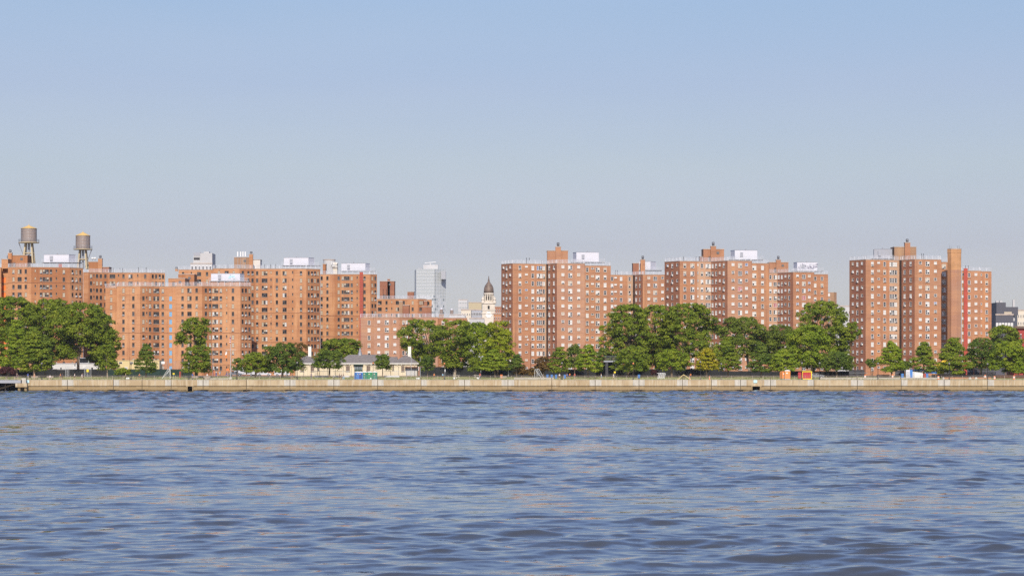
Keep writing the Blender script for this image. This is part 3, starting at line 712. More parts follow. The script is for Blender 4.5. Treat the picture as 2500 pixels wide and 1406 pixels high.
def sign_building():
    Y = 1380.; xa, xb = WX(788, Y), WX(823, Y); zt, zb = WZ(635, Y), 4.2
    t = thing('hotel_building', (xa, Y, 4.2), 'rounded grey concrete building with large white rooftop lettering behind the orange towers', 'building')
    b = MB(); r = (xb - xa) * .42
    b.lathe((xa + r, Y + r, 0), [(r, zb), (r, zt)], 'far_white', 24); b.box(((xa + r + xb) / 2, Y + r + .5, (zt - 1.2 + zb) / 2), (xb - xa - r, 2 * r - 1, zt - 1.2 - zb), 'far_cream'); b.build('wall', t)
    b = MB(); b.lathe((xa + r, Y + r, 0), [(r + .15, zt), (r + .15, zt + .5)], 'coping_stone', 24); b.build('cornice', t)
    cu = bpy.data.curves.new('roof_sign', 'FONT'); cu.body = 'PUBLIC'; cu.size = 3.3; cu.extrude = .12; cu.align_x = 'LEFT'; cu.offset = .05
    o = bpy.data.objects.new('tmp_sign', cu); scn.collection.objects.link(o)
    dg = bpy.context.evaluated_depsgraph_get(); me = bpy.data.meshes.new_from_object(o.evaluated_get(dg)); bpy.data.objects.remove(o)
    s = bpy.data.objects.new('roof_sign', me); scn.collection.objects.link(s); s.parent = t; me.materials.clear(); me.materials.append(MATS['frame_white'])
    w = max(v.co.x for v in me.vertices)
    s.rotation_euler = (R(90), R(5), R(6)); s.location = (WX(807.5, Y) - xa, -.7, WZ(650, Y) - 4.2); k = (WX(823.5, Y) - WX(807.5, Y)) / w; s.scale = (k, 1.05, 1)
sign_building()

mat('church_stone', (.60, .54, .45), .85, noise=.18, nscale=.4); mat('dome_copper', (.20, .145, .11), .55, .1, noise=.4, nscale=.5); mat('clock_white', (.8, .8, .78), .5)
def church():
    Y = 1300.; xc = WX(1193, Y); s = Y / F; y0 = Y + 5
    Zp = lambda py: WZ(py, Y)
    t = thing('church_tower', (xc, y0, 4.2), 'cream stone church tower with a dark onion dome, spire and white clock face', 'church tower')
    b = MB(); w = 32 * s; b.box((xc, y0, (4.2 + Zp(765)) / 2), (w, w, Zp(765) - 4.2), 'church_stone')
    b.box((xc, y0, (Zp(765) + Zp(740)) / 2), (w * .94, w * .94, Zp(740) - Zp(765)), 'church_stone'); b.build('wall', t)
    b = MB()
    for py, k in ((765, 1.08), (740, 1.06), (756, 1.0)): b.box((xc, y0, Zp(py)), (w * k, w * k, .55), 'church_stone')
    b.build('cornice', t)
    for sx in (-1, 1):
        for sy in (-1, 1):
            u = MB(); u.lathe((xc + sx * w * .45, y0 + sy * w * .45, Zp(740)), [(.9, 0), (.9, .8), (.5, 1.2), (.8, 2.), (.35, 3.), (.1, 3.6)], 'church_stone', 10); u.build('urn', t)
    b = MB(); r = 12.6 * s; b.lathe((xc, y0, 0), [(r * 1.12, Zp(740)), (r * 1.12, Zp(736)), (r * .82, Zp(735)), (r * .82, Zp(719)), (r * 1.06, Zp(718)), (r * 1.06, Zp(714.5))], 'church_stone', 16); dr = b.build('drum', t)
    for i in range(12):
        a = 2 * pi * (i + .5) / 12; c = MB(); c.tube((xc + r * .93 * cos(a), y0 + r * .93 * sin(a), Zp(735.5)), (xc + r * .93 * cos(a), y0 + r * .93 * sin(a), Zp(718.5)), .28, .24, 'church_stone', 8); c.build('column', dr)
    for i in range(12):
        a = 2 * pi * i / 12; c = MB(); c.box((xc + r * .82 * cos(a), y0 + r * .82 * sin(a), Zp(727)), (.12, .6, 2.2), 'dark_opening', a); c.build('window', dr)
    b = MB(); R0 = 12.2 * s
    b.lathe((xc, y0, 0), [(R0, Zp(714.4)), (R0 * 1.0, Zp(709)), (R0 * .93, Zp(702)), (R0 * .74, Zp(696)), (R0 * .45, Zp(691)), (R0 * .24, Zp(688)), (R0 * .2, Zp(685)), (.35, Zp(683))], 'dome_copper', 20); d = smooth(b.build('dome', t))
    b = MB(); b.lathe((xc, y0, 0), [(.35, Zp(683)), (.12, Zp(672.5))], 'dome_copper', 8); b.lathe((xc, y0, Zp(683)), [(.1, -.3), (.5, 0), (.1, .3)], 'dome_copper', 8); b.build('spire', d)
    b = MB()
    b.lathe((0, 0, 0), [(1.55, -.06), (1.55, .06)], 'clock_white', 24); me_off = (xc, Y + 5 - w / 2 - .1, Zp(768))
    o = b.build('clock_face', None, (0, 0, 0)); o.parent = t; o.rotation_euler = (R(90), 0, 0); o.location = (0, -w / 2 - .1, Zp(768) - 4.2)
    h = MB(); h.box((.0, .45, .09), (.12, .9, .04), 'black_metal'); h.box((.35, 0, .09), (.7, .12, .04), 'black_metal')
    o2 = h.build('hands', None); o2.parent = o
    for sx in (-.55, 0, .55):
        b = MB(); b.box((xc + sx * 3.6, y0 - w * .47 - .05, Zp(752)), (1.0, .25, 2.6), 'dark_opening' if sx == 0 else 'church_stone'); b.build('belfry_opening' if sx == 0 else 'pilaster', t)
church()
far_block('apartment_block', 'tiny white gridded tower far off, left of the domed church', 1119, 1141.5, 732, 2400, 'far_white', 20, True, 'far_glass_a', 7, 6, fr=(.5, .45), pitch=4.6)
far_block('long_building', 'low beige block with a blank wall left of the domed church', 1144, 1176, 739, 1700, 'far_tan', 20, True, 'glass_mid', 2, 7, fr=(.8, .5), pitch=5, top_off=5)
far_block('white_building', 'broad low white building with roof structures left of the church tower', 1097, 1135, 769, 1150, 'far_white', 20, True, 'glass_mid', 1, 6, fr=(.3, .3), pitch=4, top_off=1)
far_block('cream_building', 'small cream building above the white roofs left of the church', 1126, 1150, 757, 1200, 'far_cream', 15, True, 'glass_mid', 2, 4, fr=(.4, .4), pitch=3)
far_block('white_building', 'white stepped building right against the foot of the church tower', 1146, 1182, 778, 1180, 'far_white', 14, True, 'glass_mid', 2, 7, fr=(.4, .45), pitch=3)
far_block('glass_building', 'dark glazed building between the beige block and the church', 1149, 1176, 757, 1350, 'shelter_grey', 14, True, 'glass_mid', 3, 7, fr=(.7, .6), pitch=3)
far_block('brick_building', 'low brick building just left of the tall red tower by the church', 1205, 1228, 766, 1150, 'brick_red', 14, True, 'glass_mid', 3, 5, fr=(.4, .5), pitch=3)
far_block('brick_building', 'narrow far brick building touching the left side of the tall red tower', 1208, 1226, 749, 1500, 'brick_red_deep', 14, True, 'glass_mid', 3, 4, fr=(.4, .5), pitch=3.4)
for i, (px, Y, yb) in enumerate(((1077.5, 1200, 765), (1103, 1300, 766))):
    x = WX(px, Y); r = 4 * Y / F; zb = WZ(yb, Y)
    t = thing('rooftop_tank', (x, Y, 4.2), ['tiny round rooftop tank at the foot of the glass high-rise', 'tiny round rooftop tank left of the small white gridded tower'][i], 'water tank', 'small far rooftop tanks')
    b = MB(); b.lathe((x, Y, zb), [(r, 0), (r, 2.0)], 'tank_wood', 14); b.build('tank', t); b = MB(); b.lathe((x, Y, zb + 2.), [(r * 1.05, 0), (.05, .8)], 'shelter_white', 14); b.build('roof', t)
    b = MB(); b.box((x, Y, (zb + 4.2) / 2), (r * 3, r * 3, zb - 4.2 - .6), 'brick_tan'); b.build('base_building', t)
    b = MB()
    for sx in (-1, 1):
        for sy in (-1, 1): b.bar((x + sx * r * .6, Y + sy * r * .6, zb - .9), (x + sx * r * .6, Y + sy * r * .6, zb), .2, 'steel_grey')
    b.build('stand', t)
# right hand end
t = far_block('modern_building', 'dark grey modern building with bright panels at the right edge', 2431, 2474, 769, 1050, 'modern_dark', 16, True, 'curtain_white', 1, 6, fr=(.8, .6), pitch=5.5, top_off=2.2)
Y = 1055.
for a, b_, yt, yb, m in ((2435, 2488, 749, 769, 'modern_dark'), (2435, 2458, 738, 749, 'modern_dark')):
    q = MB(); q.box(((WX(a, Y) + WX(b_, Y)) / 2, Y + 8, (WZ(yt, Y) + WZ(yb, Y)) / 2), (WX(b_, Y) - WX(a, Y), 12, WZ(yt, Y) - WZ(yb, Y)), m); q.build('upper_floor', t)
q = MB()
for a in (2441, 2450): q.box((WX(a, Y), Y + 6, WZ(735.5, Y)), (1.2, 1.2, .9), 'far_white')
q.build('roof_units', t)
q = MB(); q.box((WX(2463, Y), Y + 1.9, WZ(764, Y)), (3.2, .2, 1.1), 'curtain_beige'); q.build('strip_window', t)
q = MB(); q.box((WX(2479, Y), Y + 4, WZ(757, Y)), (.9, .9, 9), 'far_white'); q.build('chimney', t)
far_block('cream_building', 'cream building with small windows cut by the right edge', 2484, 2512, 758, 1180, 'far_cream', 16, True, 'glass_mid', 4, 5, fr=(.4, .5), pitch=3.4, top_off=1)
t = far_block('brick_house', 'dark red brick house with a heavy brown cornice at the right edge', 2476, 2530, 800, 930, 'brick_dark_red', 14, True, 'glass_mid', 4, 5, fr=(.3, .5), pitch=3.6, top_off=1.4)
q = MB(); q.box((WX(2503, 930), 929.7, WZ(799, 930)), (8.6, 1.2, .9), 'frame_dark'); q.build('cornice', t)
far_block('white_building', 'pale low building glimpsed between the red towers above the trees', 2040, 2078, 748, 1250, 'far_white', 14, True, 'glass_mid', 6, 5, fr=(.5, .4), pitch=4, top_off=1)
far_block('pale_building', 'small pale building right of the lower red wing', 2421, 2434, 748, 1120, 'far_white', 14, True, 'glass_mid', 3, 3, fr=(.5, .4), pitch=4, top_off=1)
# ------------------------------------------------------------ sea wall
mat_names = None
def wall_concrete():
    m = bpy.data.materials.new('seawall_concrete'); m.use_nodes = True; MATS['seawall_concrete'] = m; nt = m.node_tree; L = nt.links.new
    b = nt.nodes['Principled BSDF']; b.inputs['Roughness'].default_value = .9; b.inputs['Specular IOR Level'].default_value = .15
    g = N(nt, 'ShaderNodeNewGeometry')
    def noise(sc, st, det=5):
        mp = N(nt, 'ShaderNodeMapping'); mp.inputs['Scale'].default_value = st; L(g.outputs['Position'], mp.inputs[0])
        n = N(nt, 'ShaderNodeTexNoise'); n.inputs['Scale'].default_value = sc; n.inputs['Detail'].default_value = det; L(mp.outputs[0], n.inputs['Vector']); return n.outputs['Fac']
    def mr(f, a, b_, c, d):
        r = N(nt, 'ShaderNodeMapRange'); [setattr(r.inputs[i + 1], 'default_value', v) for i, v in enumerate((a, b_, c, d))]; L(f, r.inputs[0]); return r.outputs[0]
    def mix(f, c1, c2):
        x = N(nt, 'ShaderNodeMixRGB')
        for i, c in enumerate((f, c1, c2)):
            if isinstance(c, tuple): x.inputs[i].default_value = col_(c)
            else: L(c, x.inputs[i])
        return x.outputs[0]
    c = mix(mr(noise(.25, (1, 1, 1)), .4, .6, 0, 1), (.44, .35, .22), (.37, .28, .165))
    c = mix(mr(noise(1.6, (1, 1, .12)), .5, .72, 0, .8), c, (.52, .465, .35))      # pale runs
    c = mix(mr(noise(.8, (1.3, 1, .2)), .55, .75, 0, .7), c, (.24, .17, .095))      # brown runs
    sx = N(nt, 'ShaderNodeSeparateXYZ'); L(g.outputs['Position'], sx.inputs[0])
    # tide stain: algae and silt below about 1.2 m, ragged edge
    ad = N(nt, 'ShaderNodeMath', operation='ADD'); L(sx.outputs[2], ad.inputs[0]); L(mr(noise(1.2, (1, 1, .3)), 0, 1, -.45, .45), ad.inputs[1])
    c = mix(mr(ad.outputs[0], 1.15, 1.8, .85, 0), c, (.26, .185, .09))
    c = mix(mr(ad.outputs[0], .12, .55, .85, 0), c, (.09, .07, .035))
    L(c, b.inputs['Base Color'])
wall_concrete()
mat('block_concrete', (.50, .465, .39), .85, noise=.25, nscale=1.2, stretch=(1, 1, .3)); mat('sign_cyan', (.55, .78, .82), .5)
JOINTS = [165, 277, 347, 418, 496, 602, 708, 815, 922, 1028, 1134, 1240, 1347, 1453, 1560, 1666, 1737, 1808, 1881, 1987, 2093, 2200, 2305, 2411, 2517]
def seawall():
    Y = 700.; t = thing('seawall', (0, Y, 0), 'long stained concrete seawall with block joints along the waterline', 'seawall')
    x0, x1 = WX(44, Y), WX(2900, Y)
    cuts = [(WX(464, Y), .65, .95), (WX(1846, Y), 1.05, 1.25)]
    b = MB()
    def seg(xa, xb):
        # cross section: upper panel, ledge and groove, lower panel, recessed foot
        prof = [(2.0, 3.25), (-.0, 3.25), (0., 1.56), (.6, 1.56), (.6, 1.40), (-.10, 1.40), (-.10, 1.33), (-.04, 1.30), (-.04, .42), (.06, .38), (.06, -1.5)]
        for (ya, za), (yb, zb) in zip(prof[:-1], prof[1:]):
            b.face([(xa, Y + yb, zb), (xb, Y + yb, zb), (xb, Y + ya, za), (xa, Y + ya, za)], 'seawall_concrete')
    b2 = []
    edges = [x0]
    for c, hw, h in cuts: edges += [c - hw, c + hw]
    edges.append(x1)
    for i in range(0, len(edges), 2): seg(edges[i], edges[i + 1])
    for c, hw, h in cuts:
        b.face([(c - hw, Y, 1.35), (c + hw, Y, 1.35), (c + hw, Y, 3.25), (c - hw, Y, 3.25)], 'seawall_concrete')
        b.face([(c - hw, Y, 3.25), (c + hw, Y, 3.25), (c + hw, Y + 2, 3.25), (c - hw, Y + 2, 3.25)], 'seawall_concrete')
        for s in (-1, 1): b.face([(c + s * hw, Y, -1), (c + s * hw, Y + 3, -1), (c + s * hw, Y + 3, 1.35), (c + s * hw, Y, 1.35)], 'seawall_concrete')
        b.face([(c - hw, Y + 3, -1), (c + hw, Y + 3, -1), (c + hw, Y + 3, 1.35), (c - hw, Y + 3, 1.35)], 'dark_opening')
        b.face([(c - hw, Y, 1.35), (c + hw, Y, 1.35), (c + hw, Y + 3, 1.35), (c - hw, Y + 3, 1.35)], 'dark_opening')
    b.face([(x0, Y, -1), (x0, Y + 9, -1), (x0, Y + 9, 3.25), (x0, Y, 3.25)], 'seawall_concrete')
    b.build('wall_face', t)
    for c, hw, h in cuts:
        f = MB()
        for s in (-1, 1): f.box((c + s * (hw + .16), Y - .1, .7), (.3, .3, 1.6), 'seawall_concrete')
        f.box((c, Y - .12, 1.6), (2 * hw + .9, .34, .3), 'seawall_concrete'); f.build('outfall_frame', t)
    r = random.Random(4)
    for px in JOINTS:
        x = WX(px, Y)
        for s in (-1, 1):
            w = r.uniform(1.45, 1.7); j = MB()
            mm = 'block_concrete' if r.random() < .75 else 'seawall_concrete'
            j.box((x + s * (w / 2 + .09), Y - .03, 2.42), (w, .16, 1.60), mm)
            j.box((x + s * (w / 2 + .09), Y - .05, .98), (w, .2, .95), 'seawall_concrete'); j.build('joint_block', t)
        g = MB(); g.box((x, Y - .02, 1.9), (.11, .1, 2.7), 'dark_opening'); g.build('joint_gap', t)
        k = MB(); w = r.uniform(1.4, 2.0); k.box((x + r.uniform(-.4, .4), Y - .06, .26), (w, .3, .34), 'dark_opening'); k.build('drain_slot', t)  # raised black box; the shade of a recess is put into its colour
        if r.random() < .7:
            q = MB(); q.tube((x, Y + .5, 3.25), (x, Y + .5, 3.7), .1, .08, 'frame_dark', 8); q.lathe((x, Y + .5, 3.68), [(.08, 0), (.16, .05), (.16, .14), (.05, .2)], 'frame_dark', 8); q.build('mooring_bollard', t)
    x = x0 + 6
    while x < x1:                                   # hairline construction joints
        if min(abs(x - WX(p, Y)) for p in JOINTS) > 2.2:
            q = MB(); q.box((x, Y - .004, 2.4), (.05, .02, 1.65), 'dirt'); q.build('expansion_joint', t)
        x += r.choice([2.7, 5.4, 8.1])
    cp = MB()
    xs = x0
    cp.box(((x0 + x1) / 2, Y + .3, 3.29), (x1 - x0, .7, .09), 'paving'); cp.build('coping', t)
seawall()
def plaque(px, py, label):
    x = WX(px, 700); t = MB(); t.box((x, 699.85, WZ(py, 700)), (1.0, .05, .75), 'sign_cyan'); t.box((x, 699.83, WZ(py, 700)), (.8, .04, .3), 'mural_cyan')
    o = t.build('notice_sign', None, (x, 699.85, WZ(py, 700))); tag(o, label, 'sign', 'pale blue signs on the seawall')
plaque(67, 931, 'pale blue sign on the seawall beside the pier'); plaque(1844, 931, 'pale blue sign on the seawall above the wide dark outfall')

# pier at the left
def pier():
    Y = 698.; xa, xb = WX(-300, Y), WX(52, Y)
    t = thing('pier', (xb, Y, 0), 'grey steel edged pier deck on dark piles at the left edge', 'pier')
    b = MB(); b.box(((xa + xb) / 2, Y + 3.5, 2.72), (xb - xa, 8, .75), 'steel_grey'); b.build('deck_beam', t)
    b = MB(); b.box((xb + .12, Y + 3.5, 2.75), (.3, 8.1, 1.0), 'black_metal'); b.build('end_plate', t)
    b = MB(); b.box(((xa + WX(44, Y)) / 2, Y + 7, .9), (WX(44, Y) - xa, 1.0, 2.9), 'dark_opening'); b.build('back_wall', t)  # black sheet; the shade under the deck is put into its colour
    b = MB(); b.bar((WX(0, Y), Y + 2, .9), (WX(42, Y), Y + 2, 2.4), .45, 'seawall_concrete'); b.bar((WX(-60, Y), Y + 2, -.5), (WX(0, Y), Y + 2, .9), .45, 'seawall_concrete'); b.build('diagonal_brace', t)
    for px in (-20, 8):
        b = MB(); b.tube((WX(px, Y), Y + 3, -1), (WX(px, Y), Y + 3, 2.4), .22, .22, 'tank_wood', 8); b.build('pile', t)
    c = MB(); x = WX(57, Y); c.box((x - .5, Y + .2, 1.75), (3.2, 1.6, 1.1), 'seawall_concrete'); c.build('end_block', t)
    c = MB(); c.box((x + .2, Y + .2, 3.0), (1.2, 1.4, 1.5), 'block_concrete'); c.build('post_block', t)
    for dx in (-1.2, .6):
        c = MB(); c.tube((x + dx, Y + .2, -1), (x + dx, Y + .2, 1.25), .4, .4, 'seawall_concrete', 10); c.build('pile', t)
    c = MB()
    xx = xa
    while xx < xb: c.box((xx, Y + .2, 3.6), (.08, .08, 1.1), 'coping_stone'); xx += 2.4
    for z in (3.6, 4.15): c.bar((xa, Y + .2, z), (xb, Y + .2, z), .07, 'coping_stone')
    c.build('railing', t)
pier()

# promenade railing
mat('rail_tan', (.36, .30, .24), .7, .2)
def prom_rail():
    Y = 702.3; xa, xb = WX(44, Y), WX(2900, Y); t = thing('promenade_railing', (xa, Y, 3.26), 'long thin metal railing along the top of the seawall', 'railing')
    for zz, w in ((1.12, .075), (.72, .04), (.36, .04)):
        b = MB(); b.bar((xa, Y, 3.26 + zz), (xb, Y, 3.26 + zz), w, 'rail_tan'); b.build('rail', t)
    x = xa; i = 0
    src = None
    while x < xb - 40:
        if src is None:
            b = MB(); b.box((xa, Y, 3.26 + .56), (.08, .08, 1.12), 'rail_tan'); b.box((xa, Y, 3.285), (.2, .2, .05), 'rail_tan'); src = b.build('post', t)
        elif i < 100:
            o = src.copy(); scn.collection.objects.link(o); o.parent = t; o.location = (x - xa, 0, 0)
        x += 2.95; i += 1
prom_rail()

# ------------------------------------------------------------ fences
mat('screen_green', (.018, .040, .032), .85, noise=.35, nscale=.5); mat('screen_dark', (.022, .024, .024), .85, noise=.35, nscale=.4); mat('pile_dark', (.055, .055, .062), .7, noise=.35, nscale=1.5)
mat('galv', (.50, .51, .53), .5, .4)
def screen_fence(x0, x1, Y, h, m, label, step=3.0, wave=.05):
    xa, xb = WX(x0, Y), WX(x1, Y); z = gz(Y)
    t = thing('screened_fence', (xa, Y, z), label, 'fence', 'screened park fences')
    b = MB(); n = max(int((xb - xa) / step), 1)
    for i in range(n):
        a, c = xa + (xb - xa) * i / n, xa + (xb - xa) * (i + 1) / n; r = rnd.uniform(-wave, wave); hh = h - rnd.uniform(0, .12)
        b.face([(a, Y, z + .08), ((a + c) / 2, Y + r, z + .05), ((a + c) / 2, Y + r, z + hh - .04), (a, Y, z + hh)], m)
        b.face([((a + c) / 2, Y + r, z + .05), (c, Y, z + .08), (c, Y, z + hh), ((a + c) / 2, Y + r, z + hh - .04)], m)
    b.build('screen', t)
    for i in range(n + 1):
        p = MB(); p.tube((xa + (xb - xa) * i / n, Y - .06, z), (xa + (xb - xa) * i / n, Y - .06, z + h + .1), .045, .045, 'black_metal', 6)
        if i < 100: p.build('post', t)
    p = MB(); p.bar((xa, Y - .06, z + h), (xb, Y - .06, z + h), .05, 'black_metal'); p.build('top_rail', t)
screen_fence(-60, 262, 766, 2.25, 'screen_dark', 'dark screened fence under the big left trees in front of the white trailers')
screen_fence(262, 470, 764, 2.3, 'screen_green', 'dark green screened fence in front of the yellow hut')
screen_fence(1025, 1250, 766, 3.0, 'screen_dark', 'tall black screened fence behind the picnic tables')
screen_fence(1250, 1455, 765, 2.3, 'screen_dark', 'dark screened fence below the tall tower beside the domed church')
screen_fence(1455, 1760, 767, 2.4, 'screen_dark', 'black screened fence under the widest park trees')
screen_fence(1760, 2075, 771, 1.6, 'screen_dark', 'low dark screened fence behind the orange toilet and red skip')
def link_fence(x0, x1, Y, h, label, m='black_metal', step=2.4, pick=.3, z=None):
    xa, xb = WX(x0, Y), WX(x1, Y); z = gz(Y) if z is None else z; t = thing('chain_link_fence', (xa, Y, z), label, 'fence')
    b = MB(); n = int((xb - xa) / pick)
    for i in range(n): b.box((xa + pick * i, Y, z + h / 2), (.022, .022, h), m)
    for q in range(int(h / .4)): b.bar((xa, Y, z + .4 * q + .2), (xb, Y, z + .4 * q + .2), .02, m)
    b.build('mesh', t)
    i = 0; x = xa
    while x <= xb + .01: p = MB(); p.tube((x, Y, z), (x, Y, z + h + .05), .05, .05, m, 6); p.build('post', t); x += step
    p = MB(); p.bar((xa, Y, z + h), (xb, Y, z + h), .06, m); p.build('top_rail', t)
link_fence(390, 470, 786, 4.6, 'tall chain link fence around the ball court behind the left goal', 'steel_grey')
link_fence(500, 640, 768, 3.6, 'tall black chain link fence right of the flagpole')
link_fence(722, 1020, 757, 3.2, 'open black wire fence in front of the cream park restroom', pick=1.2)
link_fence(160, 171, 752, 3.0, 'short galvanised fence panel left of the walking man in white', 'galv', .7, .18)
link_fence(206, 222, 752, 3.0, 'short galvanised fence panel with a yellow notice', 'galv', .99, .18)
def pile_fence(x0, x1, Y, h, label, step=.95):
    xa, xb = WX(x0, Y), WX(x1, Y); z = gz(Y); t = thing('hoarding', (xa, Y, z), label, 'fence', 'dark corrugated site hoardings'); n = int((xb - xa) / step); b = MB(); r = random.Random(int(x0))
    for i in range(n):
        x = xa + step * i; hh = h - r.choice([0, 0, .1, .35]); dy = .2 if i % 2 else -.2
        b.box((x + step / 2, Y + dy, z + hh / 2), (step * .78, .08, hh), 'pile_dark'); b.box((x, Y, z + hh / 2), (step * .16, .44, hh), 'pile_dark')
    b.build('panel', t); c = MB(); c.bar((xa, Y - .3, z + h * .55), (xb, Y - .3, z + h * .55), .12, 'steel_grey'); c.build('rail', t)
pile_fence(2073, 2118, 762, 2.1, 'dark corrugated hoarding at the foot of the rightmost tall tower'); pile_fence(2186, 2213, 764, 2.0, 'dark corrugated hoarding left of the blue and white container')
pile_fence(2290, 2362, 764, 2.1, 'dark corrugated hoarding beneath the yellow excavator'); pile_fence(2362, 2432, 766, 2.8, 'tallest dark corrugated hoarding, near the right edge')

# ------------------------------------------------------------ trees
def leaf_mat(name, c1, c2, c3):
    m = bpy.data.materials.new(name); m.use_nodes = True; MATS[name] = m; nt = m.node_tree; L = nt.links.new
    b = nt.nodes['Principled BSDF']; o = nt.nodes['Material Output']; b.inputs['Roughness'].default_value = .65; b.inputs['Specular IOR Level'].default_value = .18
    g = N(nt, 'ShaderNodeNewGeometry'); n = N(nt, 'ShaderNodeTexNoise'); n.inputs['Scale'].default_value = .28; n.inputs['Detail'].default_value = 3
    L(g.outputs['Position'], n.inputs['Vector'])
    ad = N(nt, 'ShaderNodeMath', operation='MULTIPLY_ADD'); ad.inputs[1].default_value = .35; L(g.outputs['Random Per Island'], ad.inputs[0]); L(n.outputs['Fac'], ad.inputs[2])
    cr = N(nt, 'ShaderNodeValToRGB'); cr.color_ramp.elements[0].position = .42; cr.color_ramp.elements[1].position = .92
    cr.color_ramp.elements[0].color = col_(c1); cr.color_ramp.elements[1].color = col_(c3); e = cr.color_ramp.elements.new(.66); e.color = col_(c2)
    L(ad.outputs[0], cr.inputs[0]); L(cr.outputs[0], b.inputs['Base Color'])
    tr = N(nt, 'ShaderNodeBsdfTranslucent'); L(cr.outputs[0], tr.inputs[0]); mx = N(nt, 'ShaderNodeMixShader'); mx.inputs[0].default_value = .26
    L(b.outputs[0], mx.inputs[1]); L(tr.outputs[0], mx.inputs[2]); L(mx.outputs[0], o.inputs[0])
leaf_mat('leaf_mid', (0.090, 0.138, 0.010), (0.150, 0.202, 0.015), (0.241, 0.271, 0.024))
leaf_mat('leaf_dark', (0.058, 0.101, 0.012), (0.096, 0.144, 0.017), (0.155, 0.194, 0.022))
leaf_mat('leaf_bright', (0.129, 0.194, 0.010), (0.189, 0.258, 0.017), (0.275, 0.310, 0.024))
leaf_mat('leaf_yellowgreen', (0.172, 0.224, 0.009), (0.241, 0.284, 0.014), (0.327, 0.344, 0.017))
leaf_mat('leaf_yellow', (0.224, 0.232, 0.010), (0.310, 0.292, 0.014), (0.396, 0.310, 0.017))
leaf_mat('leaf_olive', (0.086, 0.125, 0.014), (0.129, 0.172, 0.019), (0.181, 0.215, 0.026))
leaf_mat('leaf_purple', (.045, .014, .016), (.06, .02, .02), (.085, .03, .025))
leaf_mat('leaf_rust', (.11, .06, .018), (.15, .085, .02), (.17, .12, .03))
mat('bark', (.17, .125, .09), .9, noise=.3, nscale=1.5); mat('bark_pale', (.34, .28, .21), .9, noise=.3, nscale=.8)

